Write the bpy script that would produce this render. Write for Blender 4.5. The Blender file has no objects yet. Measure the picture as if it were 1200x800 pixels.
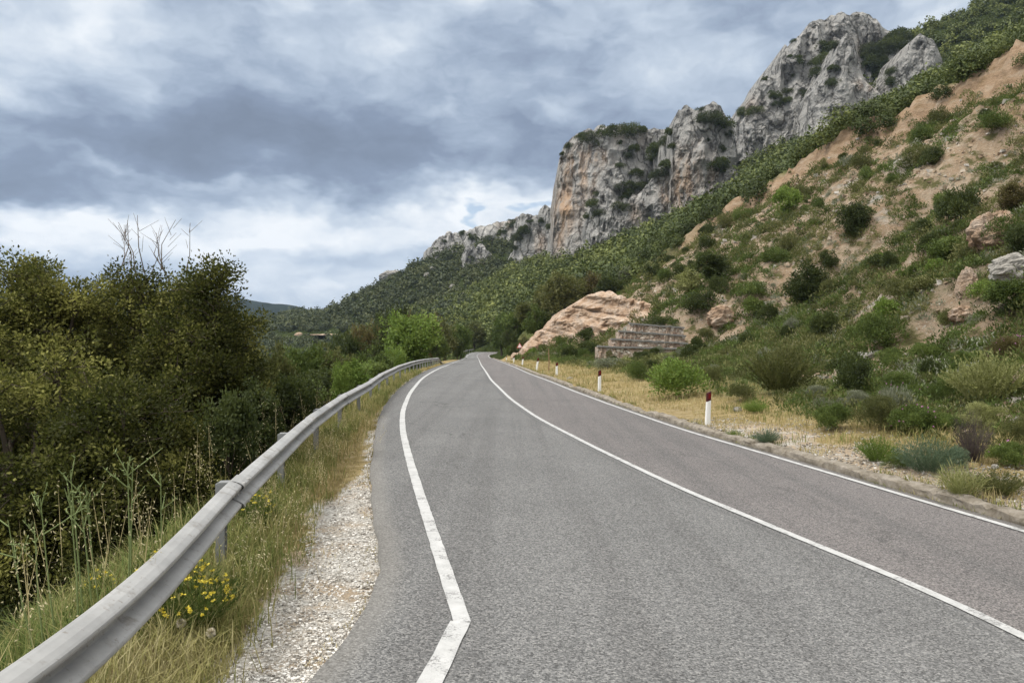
import bpy, math, random
import numpy as np
R = math.radians
rng = np.random.default_rng(7)
random.seed(7)
scene = bpy.context.scene
COL = scene.collection
CAM_Z, F = 1.65, 900.0          # camera height (m); focal length in pixels of a 1200 px wide frame

# ------------------------------------------------------------------ noise
def _h(ix, iy, iz, seed):
    n = (ix.astype(np.int64) * 374761393 + iy.astype(np.int64) * 668265263 + iz.astype(np.int64) * 2147483647 + seed * 1274126177) & 0xFFFFFFFF
    n = ((n ^ (n >> 13)) * 1274126177) & 0xFFFFFFFF
    n = ((n ^ (n >> 16)) * 2246822519) & 0xFFFFFFFF
    return ((n ^ (n >> 15)) & 0xFFFFFF) / float(0xFFFFFF)
def vn(x, y, z=0.0, seed=0):
    x, y, z = np.broadcast_arrays(np.asarray(x, float), np.asarray(y, float), np.asarray(z, float))
    ix, iy, iz = np.floor(x), np.floor(y), np.floor(z)
    fx, fy, fz = x - ix, y - iy, z - iz
    fx, fy, fz = [t * t * t * (t * (t * 6 - 15) + 10) for t in (fx, fy, fz)]
    out = 0
    for a in (0, 1):
        for b in (0, 1):
            for c in (0, 1):
                w = (fx if a else 1 - fx) * (fy if b else 1 - fy) * (fz if c else 1 - fz)
                out = out + w * _h(ix + a, iy + b, iz + c, seed)
    return out * 2 - 1
def fbm(x, y, z=0.0, octv=4, seed=0, gain=0.5):
    s, a, t = 0, 1.0, 0.0
    x, y, z = np.asarray(x, float), np.asarray(y, float), np.asarray(z, float)
    for o in range(octv):
        s = s + a * vn(x + 17.3 * o, y - 9.1 * o, z + 4.7 * o, seed + o); t += a
        x, y, z, a = x * 2.03, y * 2.03, z * 2.03, a * gain
    return s / t
def ridged(x, y, z=0.0, octv=4, seed=0):
    s, a, t = 0, 1.0, 0.0
    x, y, z = np.asarray(x, float), np.asarray(y, float), np.asarray(z, float)
    for o in range(octv):
        s = s + a * (1 - 2 * np.abs(vn(x, y, z, seed + o))); t += a
        x, y, z, a = x * 2.1 + 5, y * 2.1, z * 2.1, a * .5
    return s / t
def sm(a, b, t):
    t = np.clip((np.asarray(t, float) - a) / (b - a), 0, 1)
    return t * t * (3 - 2 * t)

# ------------------------------------------------------------------ mesh helpers
def link(o, parent=None):
    COL.objects.link(o)
    if parent is not None: o.parent = parent
    return o
def quick_mesh(name, verts, faces, attrs=None, smooth=False):
    verts = np.asarray(verts, np.float32).reshape(-1, 3); faces = np.asarray(faces, np.int32)
    k = faces.shape[1]; n = len(faces)
    me = bpy.data.meshes.new(name)
    me.vertices.add(len(verts)); me.vertices.foreach_set('co', verts.ravel())
    me.loops.add(n * k); me.loops.foreach_set('vertex_index', faces.ravel())
    me.polygons.add(n); me.polygons.foreach_set('loop_start', np.arange(0, n * k, k, dtype=np.int32))
    me.polygons.foreach_set('loop_total', np.full(n, k, np.int32))
    me.polygons.foreach_set('use_smooth', np.full(n, smooth, bool))
    for an, av in (attrs or {}).items():
        at = me.attributes.new(an, 'FLOAT', 'POINT'); at.data.foreach_set('value', np.asarray(av, np.float32).ravel())
    me.update(calc_edges=True)
    return me
def grid_faces(nr, nc):
    i = np.arange(nr - 1)[:, None] * nc + np.arange(nc - 1)[None, :]
    i = i.ravel()
    return np.stack([i, i + 1, i + nc + 1, i + nc], 1)
def mobj(name, me, mat=None, parent=None):
    o = bpy.data.objects.new(name, me)
    if mat is not None:
        if len(me.materials) == 0: me.materials.append(mat)
    return link(o, parent)
def tag(o, label=None, cat=None, group=None, kind=None):
    if label: o['label'] = label
    if cat: o['category'] = cat
    if group: o['group'] = group
    if kind: o['kind'] = kind
    return o
def empty(name, loc, rz=0.0):
    o = bpy.data.objects.new(name, None); o.empty_display_size = .2
    o.location = loc; o.rotation_euler = (0, 0, rz)
    return link(o)
class MB:
    """collects tubes, boxes and quads of one mesh"""
    def __init__(s): s.v, s.f, s.n = [], [], 0
    def add(s, v, f):
        s.v.append(np.asarray(v, float).reshape(-1, 3)); s.f.append(np.asarray(f, int) + s.n); s.n += len(s.v[-1])
    def tube(s, pts, rad, k=6, cap=True):
        pts = np.asarray(pts, float); rad = np.broadcast_to(np.asarray(rad, float), (len(pts),))
        t = np.gradient(pts, axis=0); t /= np.linalg.norm(t, axis=1)[:, None] + 1e-9
        ref = np.array([0.31, 0.17, 0.93]);
        a = np.cross(t, ref); bad = np.linalg.norm(a, axis=1) < .1
        a[bad] = np.cross(t[bad], [1, 0, 0]); a /= np.linalg.norm(a, axis=1)[:, None]
        b = np.cross(t, a); an = np.arange(k) * 2 * np.pi / k
        v = pts[:, None] + rad[:, None, None] * (np.cos(an)[None, :, None] * a[:, None] + np.sin(an)[None, :, None] * b[:, None])
        f = []
        for i in range(len(pts) - 1):
            for j in range(k):
                f.append((i * k + j, i * k + (j + 1) % k, (i + 1) * k + (j + 1) % k, (i + 1) * k + j))
        s.add(v, f)
        if cap and k == 6:
            s.f.append(np.array([(0, 1, 2, 3), (0, 3, 4, 5)]) + s.n - len(pts) * k)
            m = s.n - k; s.f.append(np.array([(m, m + 1, m + 2, m + 3), (m, m + 3, m + 4, m + 5)]))
    def box(s, c, d, rz=0.0, taper=1.0, rx=0.0):
        hx, hy, hz = d[0] / 2, d[1] / 2, d[2] / 2
        v = np.array([(x * hx * (taper if z > 0 else 1), y * hy * (taper if z > 0 else 1), z * hz) for z in (-1, 1) for y in (-1, 1) for x in (-1, 1)])
        cx, sx = math.cos(rx), math.sin(rx); v = np.stack([v[:, 0], cx * v[:, 1] - sx * v[:, 2], sx * v[:, 1] + cx * v[:, 2]], 1)
        cz, sz = math.cos(rz), math.sin(rz); v = np.stack([cz * v[:, 0] - sz * v[:, 1], sz * v[:, 0] + cz * v[:, 1], v[:, 2]], 1)
        s.add(v + np.asarray(c), [(0, 2, 3, 1), (4, 5, 7, 6), (0, 1, 5, 4), (2, 6, 7, 3), (0, 4, 6, 2), (1, 3, 7, 5)])
    def arrays(s): return np.concatenate(s.v), np.concatenate(s.f)
    def build(s, name, mat, parent=None, smooth=False, bevel=0.0):
        v, f = s.arrays(); o = mobj(name, quick_mesh(name, v, f, smooth=smooth), mat, parent)
        if bevel:
            m = o.modifiers.new('edge', 'BEVEL'); m.width = bevel; m.segments = 2
        return o

# ------------------------------------------------------------------ material helpers
class NT:
    def __init__(s, mat):
        s.t = mat.node_tree; s.n = s.t.nodes; s.l = s.t.links
    def new(s, ty, **kw):
        nd = s.n.new(ty)
        for k, v in kw.items():
            if k in nd.inputs: pass
            setattr(nd, k, v)
        return nd
    def put(s, sock, val):
        if hasattr(val, 'is_output'): s.l.new(val, sock)
        elif isinstance(val, (tuple, list)) and len(val) == 3 and sock.type == 'RGBA': sock.default_value = (*val, 1)
        else: sock.default_value = val
    def math(s, op, a, b=0.0, c=0.0, clamp=False):
        nd = s.n.new('ShaderNodeMath'); nd.operation = op; nd.use_clamp = clamp
        for i, x in enumerate((a, b, c)): s.put(nd.inputs[i], x)
        return nd.outputs[0]
    def mix(s, f, a, b, blend='MIX'):
        nd = s.n.new('ShaderNodeMix'); nd.data_type = 'RGBA'; nd.blend_type = blend; nd.clamp_factor = True
        s.put(nd.inputs[0], f); s.put(nd.inputs[6], a); s.put(nd.inputs[7], b)
        return nd.outputs[2]
    def noise(s, vec, scale, detail=4, rough=.5, out=0, dist=0.0):
        nd = s.n.new('ShaderNodeTexNoise'); s.put(nd.inputs['Vector'], vec)
        nd.inputs['Scale'].default_value = scale; nd.inputs['Detail'].default_value = detail; nd.inputs['Roughness'].default_value = rough
        nd.inputs['Distortion'].default_value = dist
        return nd.outputs[out]
    def voro(s, vec, scale, feature='F1', out='Distance', rnd=1.0):
        nd = s.n.new('ShaderNodeTexVoronoi'); nd.feature = feature; s.put(nd.inputs['Vector'], vec)
        nd.inputs['Scale'].default_value = scale; nd.inputs['Randomness'].default_value = rnd
        return nd.outputs[out]
    def ss(s, a, b, x):
        nd = s.n.new('ShaderNodeMapRange'); nd.interpolation_type = 'SMOOTHSTEP'; nd.clamp = True
        s.put(nd.inputs[0], x); s.put(nd.inputs[1], a); s.put(nd.inputs[2], b); nd.inputs[3].default_value = 0; nd.inputs[4].default_value = 1
        return nd.outputs[0]
    def lin(s, a, b, c, d, x):
        nd = s.n.new('ShaderNodeMapRange'); nd.clamp = True
        s.put(nd.inputs[0], x)
        for i, q in enumerate((a, b, c, d)): s.put(nd.inputs[i + 1], q)
        return nd.outputs[0]
    def attr(s, name, out='Fac'):
        nd = s.n.new('ShaderNodeAttribute'); nd.attribute_name = name; return nd.outputs[out]
    def coord(s, out='Object'): return s.n.new('ShaderNodeTexCoord').outputs[out]
    def geo(s, out='Position'): return s.n.new('ShaderNodeNewGeometry').outputs[out]
    def sepxyz(s, v):
        nd = s.n.new('ShaderNodeSeparateXYZ'); s.put(nd.inputs[0], v); return nd.outputs
    def comb(s, x, y, z):
        nd = s.n.new('ShaderNodeCombineXYZ')
        for i, q in enumerate((x, y, z)): s.put(nd.inputs[i], q)
        return nd.outputs[0]
    def vscale(s, v, k):
        nd = s.n.new('ShaderNodeVectorMath'); nd.operation = 'MULTIPLY'; s.put(nd.inputs[0], v); nd.inputs[1].default_value = k; return nd.outputs[0]
    def ramp(s, f, stops):
        nd = s.n.new('ShaderNodeValToRGB'); s.put(nd.inputs[0], f); el = nd.color_ramp.elements
        while len(el) < len(stops): el.new(.5)
        for e, (p, c) in zip(el, stops): e.position = p; e.color = (*c, 1) if len(c) == 3 else c
        return nd.outputs[0]
    def bump(s, h, dist, strength=1.0):
        nd = s.n.new('ShaderNodeBump'); s.put(nd.inputs['Height'], h); nd.inputs['Distance'].default_value = dist; nd.inputs['Strength'].default_value = strength
        return nd.outputs[0]
def material(name):
    m = bpy.data.materials.new(name); m.use_nodes = True
    t = NT(m); b = t.n['Principled BSDF']
    b.inputs['Specular IOR Level'].default_value = .25
    return m, t, b
def simple_mat(name, col, rough=.7, metal=0.0, var=.12, scale=6.0, bump=0.0, spec=.25):
    m, t, b = material(name)
    n = t.noise(t.coord(), scale, 5, .6)
    t.put(b.inputs['Base Color'], t.mix(n, tuple(c * (1 - var) for c in col), tuple(min(1, c * (1 + var)) for c in col)))
    b.inputs['Roughness'].default_value = rough; b.inputs['Metallic'].default_value = metal; b.inputs['Specular IOR Level'].default_value = spec
    if bump: t.put(b.inputs['Normal'], t.bump(t.noise(t.coord(), scale * 3, 5, .6), bump))
    return m
def leaf_mat(name, dark, mid, light, trans=.25, rough=.55, spec=.2):
    """three tones of foliage picked per leaf and per clump, some light through the leaf"""
    m, t, b = material(name)
    f = t.math('ADD', t.math('MULTIPLY', t.attr('rnd'), .62), t.math('MULTIPLY', t.noise(t.geo(), .9, 3), .42), clamp=True)
    oi = t.n.new('ShaderNodeObjectInfo').outputs['Random']
    f = t.math('ADD', f, t.math('MULTIPLY', t.math('SUBTRACT', oi, .5), .22), clamp=True)
    c = t.ramp(f, [(.18, dark), (.5, mid), (.88, light)])
    t.put(b.inputs['Base Color'], c); b.inputs['Roughness'].default_value = rough; b.inputs['Specular IOR Level'].default_value = spec
    tr = t.n.new('ShaderNodeBsdfTranslucent'); t.put(tr.inputs[0], t.mix(.5, c, (.20, .24, .05)))
    mx = t.n.new('ShaderNodeMixShader'); mx.inputs[0].default_value = trans
    t.l.new(b.outputs[0], mx.inputs[1]); t.l.new(tr.outputs[0], mx.inputs[2]); t.l.new(mx.outputs[0], t.n['Material Output'].inputs[0])
    return m
# ------------------------------------------------------------------ road geometry (metres; the lens sits above 0,0 and looks along +y)
ZC_Y = np.array([-20, 35, 60, 90, 130, 168, 185, 205, 222, 260.]); ZC_Z = np.array([0, 0, -.3, -.75, -1.35, -1.9, -1.75, -1.35, -1.2, -1.2])
_yy = np.arange(-20, 260, .5); _zz = np.interp(_yy, ZC_Y, ZC_Z); _zz = np.convolve(np.pad(_zz, 16, mode='edge'), np.ones(33) / 33, 'valid')
def zc(y): return np.interp(y, _yy, _zz)
def kx(y): return np.interp(y, [-20, 22, 60, 110], [1, 1, .25, 0])
CS = .045
def unproj(px, row, dz=0.0):
    """where the sight line of an image point meets the road surface raised by dz"""
    y = np.geomspace(1.2, 215, 6000); x = (px - 600) / F * y
    ray = CAM_Z - (row - 400) / F * y
    g = ray - (zc(y) - CS * kx(y) * x + dz)
    i = np.nonzero(g < 0)[0]
    i = i[0] if len(i) else len(y) - 1
    return float(x[i]), float(y[i])
def trace(pts, dz=0.0): return np.array([unproj(p, r, dz) for p, r in pts])
LEFT_EDGE = trace([(360, 800), (400, 748), (436, 712), (451, 664), (442, 620), (434, 560), (435, 540), (440, 502), (449, 477), (463, 459.5), (482, 444), (505, 431.5), (524, 425), (538, 421.5), (544, 419.3), (547, 413.5)])
LEFT_LINE_A = trace([(504, 800), (522, 764), (541, 727)])
LEFT_LINE_B = trace([(541, 727), (516, 652), (496, 592), (480, 540), (471.5, 505), (471.5, 482), (480, 461), (494, 444), (515, 431.5), (533, 424.5), (544, 420.5), (548.5, 414)])
CENTRE = trace([(1200, 745), (1060, 680), (957, 640), (883, 608), (800, 574), (700, 526), (630, 490), (598, 467.5), (575, 445), (564, 428), (560.5, 419.5), (558, 414)])
RIGHT_LINE = trace([(1200, 622.5), (1100, 593), (1000, 563), (900, 533), (800, 504), (720, 476), (670, 457.5), (620, 438), (587, 424), (574, 418.8), (570.5, 415)])
def curve(p, pre=(), post=()):
    p = np.concatenate([np.array(list(pre) or np.zeros((0, 2))).reshape(-1, 2), p, np.array(list(post) or np.zeros((0, 2))).reshape(-1, 2)])
    p = p[np.argsort(p[:, 1])]
    Y = np.arange(-14, 217, .25); X = np.interp(Y, p[:, 1], p[:, 0]); out = np.empty_like(X)
    for i, yv in enumerate(Y):
        s = .25 + .045 * max(yv, 0); w = np.exp(-((Y - yv) / s) ** 2 * .5); out[i] = (w * X).sum() / w.sum()
    return Y, out
EY, XL = curve(LEFT_EDGE, [(-1.6, -14), (-1.25, 0)], [(-11.2, 209), (-8, 214), (-4, 217)])
_, XLL = curve(LEFT_LINE_B, [], [(-10.8, 209), (-7.6, 214), (-3.5, 217)])
_, XC = curve(CENTRE, [(4.2, -14), (3.4, 0)], [(-8, 207), (-4, 212), (2, 217)])
_, XRL = curve(RIGHT_LINE, [(8.2, -14), (6.4, 0)], [(-4, 205), (0, 210), (8, 217)])
XR = XRL + .22
def xl(y): return np.interp(y, EY, XL)
def xr(y): return np.interp(y, EY, XR)
def zroad(x, y): return zc(y) - CS * kx(y) * np.clip(x, xl(y) - 1.5, xr(y) + 2.5)
RAIL = trace([(100, 726), (168, 667), (194, 643), (265, 568), (356, 491), (403, 461), (431, 447), (449, 436.5), (468, 427.5), (496, 422.5)], .60)
RAIL = RAIL[np.argsort(RAIL[:, 1])]
RY = np.arange(-6, 116, .25)
_rx = np.interp(RY, np.r_[-6, 2, RAIL[:, 1]], np.r_[-2.0, RAIL[0, 0] + .02, RAIL[:, 0]])
_far = xl(RY) - .75; _t = sm(70, 95, RY); _rx = _rx * (1 - _t) + _far * _t
RX = np.convolve(np.pad(_rx, 3, mode='edge'), np.ones(7) / 7, 'valid')
RX = np.minimum(RX, xl(RY) - .32)
def xrail(y): return np.interp(y, RY, RX)

# ------------------------------------------------------------------ terrain
def bound_x(y):          # the uphill edge of the bare slipped slope
    return np.interp(y, [-10, 20, 45, 62, 84, 100, 118], [46, 44, 42, 38.5, 30, 22, 17])
def toe_u(y): return np.interp(y, [-12, 6, 10, 15, 22, 32, 45, 52, 57, 64, 74, 82, 120], [2.6, 2.6, 3.0, 4.2, 6.4, 8.6, 11.5, 12.5, 7.5, 5, 3, 1.6, 1.4])
def bj(y): return 3.4 * fbm(np.asarray(y, float) * .11, 0, seed=9) + 2.2 * fbm(np.asarray(y, float) * .38, 3, seed=8)
def metric(x, y):
    zr = zroad(x, y); L, Rr = xl(y), xr(y); u = x - Rr; w = L - x
    ut = toe_u(y); t = np.maximum(u - ut, 0); soft = 1.6
    s = .63 + .05 * fbm(x * .03, y * .03, seed=3)
    hill = s * (np.sqrt(t * t + soft * soft) - soft)
    z = zr + .09 + .11 * np.clip(u - .2, 0, None) * (u < 1e9) - .11 * np.clip(u - ut, 0, None) + hill
    bx = bound_x(y) + bj(y)
    z = z - .22 * np.clip(x - bx - 2, 0, None)
    z = z + sm(-9, -3, x - bx) * (1 - sm(.5, 2.5, x - bx)) * (.55 * ridged(y * .55 + .1 * x, x * .12, octv=4, seed=17) + .3 * fbm(x * 1.1, y * 1.1, octv=3, seed=18))
    z = z + 2.2 * sm(-1.6, 1.0, x - bx)                                  # cut bank under the scrub
    g = sm(.5, 6, t)
    z = z + g * (1.1 * ridged(x * .10 + .3 * fbm(x * .2, y * .2, seed=5), y * .22, octv=3, seed=11) + .75 * fbm(x * .42, y * .42, octv=4, seed=12) + -.55 * np.abs(fbm(x * .9, y * .9, octv=3, seed=13)) + .2 * fbm(x * 2.1, y * 2.1, octv=3, seed=14))
    z = z + sm(.3, 1.5, u) * (1 - g) * (.10 * fbm(x * .6, y * .6, seed=15) + .05 * fbm(x * 2.5, y * 2.5, octv=3, seed=16))
    zl = zr - .05 * np.clip(w, 0, 1.6) - .055
    d = np.clip(w - (L - xrail(y)) - .35, 0, None)
    drop = .72 * (np.sqrt(d * d + .5) - .707)
    drop = 20 * (1 - np.exp(-drop / 20)) * 1.05
    zl = zl - drop + sm(.4, 3, d) * (.5 * fbm(x * .25, y * .25, seed=21)) + sm(-.2, .2, w) * .03 * fbm(x * 3, y * 3, octv=3, seed=22)
    z = np.where(w > 0, zl, z)
    inside = (w <= 0) & (u <= .2)
    return np.where(inside, zr - .07, z)
CP = np.array([-1400, -400, 0, 150, 250, 300, 347, 380, 400, 450, 500, 540, 580, 620, 660, 700, 750, 800, 860, 900, 1000, 1100, 1200, 1500, 2400.])
CY = [112, 160, 230, 330, 380, 450, 560, 700, 900, 1500, 2500, 3200, 4500]
CT = [
 [560, 560, 560, 560, 560, 560, 550, 540, 528, 480, 438, 416, 409, 385, 362, 341, 314, 287, 253, 229, 176, 122, 68, -92, -560],
 [515, 515, 515, 515, 515, 515, 515, 512, 510, 495, 465, 425, 409, 389, 366, 343, 315, 287, 253, 230, 176, 119, 62, -100, -560],
 [480, 480, 480, 480, 480, 480, 480, 480, 480, 470, 440, 415, 396, 372, 350, 328, 301, 272, 238, 214, 160, 106, 50, -110, -560],
 [452, 452, 452, 452, 452, 452, 452, 450, 446, 422, 396, 374, 352, 328, 308, 292, 273, 252, 218, 192, 147, 96, 42, -120, -560],
 [440, 440, 440, 440, 440, 440, 436, 432, 428, 405, 382, 362, 342, 322, 300, 284, 262, 236, 190, 150, 90, 30, -10, -160, -560],
 [425, 425, 425, 425, 422, 416, 410, 406, 402, 384, 360, 342, 326, 310, 294, 280, 262, 240, 205, 165, 110, 60, 10, -120, -500],
 [404, 404, 402, 400, 398, 393, 384, 375, 362, 333, 306, 292, 282, 276, 268, 260, 250, 240, 220, 200, 150, 100, 60, 0, -200],
 [402, 402, 400, 398, 394, 384, 366, 372, 374, 352, 325, 310, 300, 292, 284, 276, 266, 256, 240, 225, 190, 150, 110, 60, -60],
 [400, 400, 398, 396, 394, 388, 376, 378, 380, 366, 350, 340, 330, 320, 310, 300, 290, 280, 270, 260, 240, 220, 200, 160, 100],
 [398, 396, 392, 392, 390, 388, 386, 388, 390, 388, 385, 380, 378, 375, 370, 365, 360, 355, 350, 345, 335, 325, 315, 300, 280],
 [348, 345, 340, 346, 345, 357, 362, 374, 382, 386, 388, 388, 388, 388, 386, 384, 382, 380, 378, 376, 372, 368, 364, 360, 360],
 [380, 376, 370, 372, 372, 378, 380, 384, 388, 390, 390, 390, 390, 390, 390, 390, 390, 390, 390, 390, 390, 390, 390, 390, 390],
 [399.2] * 25]
CT = np.array(CT, float); CLY = np.log(np.array(CY, float))
CPd = np.arange(-1400, 2401, 5.0)
CTd = np.array([np.convolve(np.pad(np.interp(CPd, CP, r), 5, mode='edge'), np.hanning(13)[1:-1] / np.hanning(13).sum(), 'valid') for r in CT])
def chart(x, y):
    y = np.maximum(y, 100.0); px = np.clip(600 + x / y * F, -1400, 2399); ly = np.clip(np.log(y), CLY[0], CLY[-1] - 1e-6)
    j = np.clip(np.searchsorted(CLY, ly, side='right') - 1, 0, len(CY) - 2); f = (ly - CLY[j]) / (CLY[j + 1] - CLY[j])
    f = f * .5 + .5 * f * f * (3 - 2 * f)
    c = (px + 1400) / 5; ci = np.clip(c.astype(int), 0, len(CPd) - 2); cf = c - ci
    g = lambda jj: CTd[jj, ci] * (1 - cf) + CTd[jj, ci + 1] * cf
    row = g(j) * (1 - f) + g(j + 1) * f
    z = CAM_Z + (400 - row) / F * y
    amp = np.interp(y, [110, 300, 600, 1500, 2500, 4500], [.9, 2.2, 4.5, 8, 22, 0])
    wl = np.interp(y, [110, 300, 600, 1500, 2500], [14, 30, 55, 120, 330])
    return z + amp * fbm(x / wl, y / wl, octv=5, seed=31)
def H(x, y):
    x = np.asarray(x, float); y = np.asarray(y, float); x, y = np.broadcast_arrays(x, y)
    wb = sm(94, 124, y); m = metric(x, np.minimum(y, 214)); c = chart(x, y)
    z = m * (1 - wb) + c * wb
    yy = np.minimum(y, 214); L, Rr = xl(yy), xr(yy)
    dist = np.maximum(np.maximum(L - 1.2 - x, x - Rr - .6), 0)
    q = (1 - sm(0, 4.0, dist)) * sm(84, 93, y) * (y < 214)
    inside = (x > L) & (x < Rr + .2)
    return z * (1 - q) + q * (zroad(x, yy) - np.where(inside, .07, .02))
def ground(x, y): return float(H(np.array([x]), np.array([y]))[0])
_my = np.geomspace(1.5, 900, 5000)
def hit(px, row, ymin=1.5):
    """where the sight line of an image point first meets the terrain"""
    x = (px - 600) / F * _my; z = CAM_Z + (400 - row) / F * _my
    g = (z < H(x, _my)) & (_my >= ymin); i = int(np.argmax(g)) if g.any() else len(_my) - 1
    return x[i], _my[i], z[i]

# ------------------------------------------------------------------ ground sheets
def axis(segs):
    out = [segs[0][0]]
    for a, b, s0, s1 in segs:
        p = a
        while p < b - 1e-6:
            f = (p - a) / (b - a); p = min(b, p + s0 + (s1 - s0) * f); out.append(p)
    return np.array(out)
gx = np.r_[axis([(-130, -30, 4, 1.2), (-30, -9, 1.2, .3), (-9, 15, .16, .16), (15, 50, .25, .5), (50, 140, .6, 4)])]
gy = axis([(-14, 0, .8, .2), (0, 22, .14, .2), (22, 60, .2, .38), (60, 124, .4, .7)])
GX, GY = np.meshgrid(gx, gy); GZ = H(GX, GY)
w_ = xl(GY) - GX; u_ = GX - xr(GY); rl_ = xl(GY) - xrail(GY)
n1 = fbm(GX * .9, GY * .9, octv=4, seed=41); n2 = fbm(GX * 2.2, GY * 2.2, octv=3, seed=42)
grav = sm(-.08, .02, w_) * (1 - sm(.55, .9, w_ / np.maximum(rl_, .3) + .35 * n1 + .25 * n2 + .55 * sm(6.4, 10, GY) - .45 * sm(19, 24, GY) + .5 * sm(44, 52, GY)))
grav = np.maximum(grav, sm(.15, .25, u_) * (1 - sm(.8, 1.9, u_ + .9 * n1)) * (.35 + .65 * (1 - sm(13, 17, GY))))
grav = np.maximum(grav, .9 * sm(1.5, 2.4, u_ + n1) * (1 - sm(3.0, 4.5, u_ + n1)) * (1 - sm(7.6, 8.6, GY + n1)))
dry = np.where(u_ > 0, 1 - sm(1.8, 4.2, u_ + 1.0 * n1), np.where(w_ > 0, 1 - sm(.4, 1.4, w_ - rl_ + .6 * n1), 0))
bare = sm(0, 1.5, u_ - toe_u(GY) * .9 + n1) * (1 - sm(1.8, 3.6, GX - bound_x(GY) - bj(GY) + n1)) * (1 - sm(96, 110, GY + 3 * n1))
scarp = bare * sm(-5.5, -1.0, GX - bound_x(GY) - bj(GY) + 3.5 * n1)
me = quick_mesh('ground', np.stack([GX, GY, GZ], -1), grid_faces(len(gy), len(gx)),
                {'gravel': grav, 'dry': dry, 'bare': bare, 'scarp': scarp}, smooth=True)
m, t, b = material('ground_soil')
P = t.geo(); A = lambda k: t.attr(k)
soil = t.ramp(t.noise(P, .35, 6, .65), [(.25, (.17, .115, .07)), (.5, (.315, .232, .155)), (.75, (.42, .345, .262))])
pale = t.ramp(t.noise(P, 3.2, 6, .7), [(.3, (.19, .14, .095)), (.55, (.37, .295, .215)), (.75, (.49, .435, .365))])
slope = t.mix(t.ss(.42, .62, t.noise(P, 1.1, 5, .6)), soil, pale)
slope = t.mix(t.ss(.60, .70, t.noise(P, 9, 4, .6)), slope, (.50, .47, .42))
slope = t.mix(t.ss(.50, .62, t.noise(P, .8, 5, .65)), slope, (.10, .095, .04))
slope = t.mix(t.math('MULTIPLY', t.ss(.58, .66, t.noise(P, .16, 5, .6, dist=.6)), .7), slope, t.ramp(t.noise(P, 2.5, 5, .7), [(.3, (.24, .24, .225)), (.7, (.46, .44, .40))]))
red = t.ramp(t.noise(t.vscale(P, (1, 1, 2.4)), .7, 6, .7), [(.3, (.18, .115, .068)), (.5, (.345, .235, .148)), (.72, (.44, .345, .255))])
slope = t.mix(t.math('MULTIPLY', A('scarp'), .8), slope, red)
green = t.ramp(t.noise(P, 1.6, 5, .65), [(.3, (.045, .055, .018)), (.55, (.085, .095, .03)), (.75, (.17, .15, .07))])
dryc = t.ramp(t.noise(P, 4.5, 6, .7), [(.28, (.13, .11, .045)), (.48, (.30, .225, .105)), (.7, (.42, .345, .20))])
sc = t.voro(P, 55, out='Color'); gv = t.n.new('ShaderNodeSeparateColor'); t.put(gv.inputs[0], sc)
gravc = t.mix(t.ss(.40, .68, t.math('ADD', t.noise(P, 2.2, 4, .6), t.math('MULTIPLY', t.ss(1.5, 3.5, t.sepxyz(P)[0]), .14))), t.ramp(gv.outputs[0], [(.0, (.24, .22, .19)), (.4, (.50, .475, .43)), (1, (.72, .70, .66))]), (.42, .33, .235))
c = t.mix(A('bare'), green, slope)
c = t.mix(t.math('MULTIPLY', A('dry'), .92), c, dryc)
c = t.mix(t.ss(.3, .62, t.math('ADD', A('gravel'), t.math('MULTIPLY', t.math('SUBTRACT', t.noise(P, 14, 4, .7), .5), .5))), c, gravc)
t.put(b.inputs['Base Color'], c); b.inputs['Roughness'].default_value = .95; b.inputs['Specular IOR Level'].default_value = .1
hgt = t.math('ADD', t.math('ADD', t.math('MULTIPLY', t.noise(P, 1.4, 8, .75), t.math('MULTIPLY', A('bare'), .5)), t.math('MULTIPLY', t.noise(P, 5, 8, .72), .16)), t.math('MULTIPLY', t.voro(P, 55), t.math('MULTIPLY', A('gravel'), .03)))
t.put(b.inputs['Normal'], t.bump(hgt, 1.0, .9))
GROUND_MAT = m
tag(mobj('ground', me, m), kind='structure')

hpx = axis([(-1395, -100, 30, 9), (-100, 1300, 2.2, 2.2), (1300, 2390, 9, 30)])
hy = np.r_[np.geomspace(116, 700, 330), np.geomspace(710, 4400, 120)]
PX, HY = np.meshgrid(hpx, hy); HX = (PX - 600) / F * HY; HZ = H(HX, HY)
HZ = HZ - .9 * (1 - sm(118, 124, HY))
rocky = sm(.0, .25, fbm(HX * .012, HY * .012, HZ * .03, seed=51) - .18) * sm(380, 460, HY) * (1 - sm(800, 1000, HY))
me = quick_mesh('hills', np.stack([HX, HY, HZ], -1), grid_faces(len(hy), len(hpx)), {'rocky': rocky}, smooth=True)
m, t, b = material('hill_scrub')
P = t.geo()
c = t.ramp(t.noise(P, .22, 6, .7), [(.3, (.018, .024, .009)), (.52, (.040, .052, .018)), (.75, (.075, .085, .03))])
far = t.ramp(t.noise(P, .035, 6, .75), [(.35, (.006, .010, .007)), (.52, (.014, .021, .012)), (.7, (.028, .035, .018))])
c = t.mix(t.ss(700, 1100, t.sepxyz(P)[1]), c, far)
t.put(b.inputs['Base Color'], c); b.inputs['Roughness'].default_value = 1; b.inputs['Specular IOR Level'].default_value = 0
t.put(b.inputs['Normal'], t.bump(t.noise(P, .12, 6, .7), 6.0, 1))
tag(mobj('hills', me, m), kind='structure')

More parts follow.
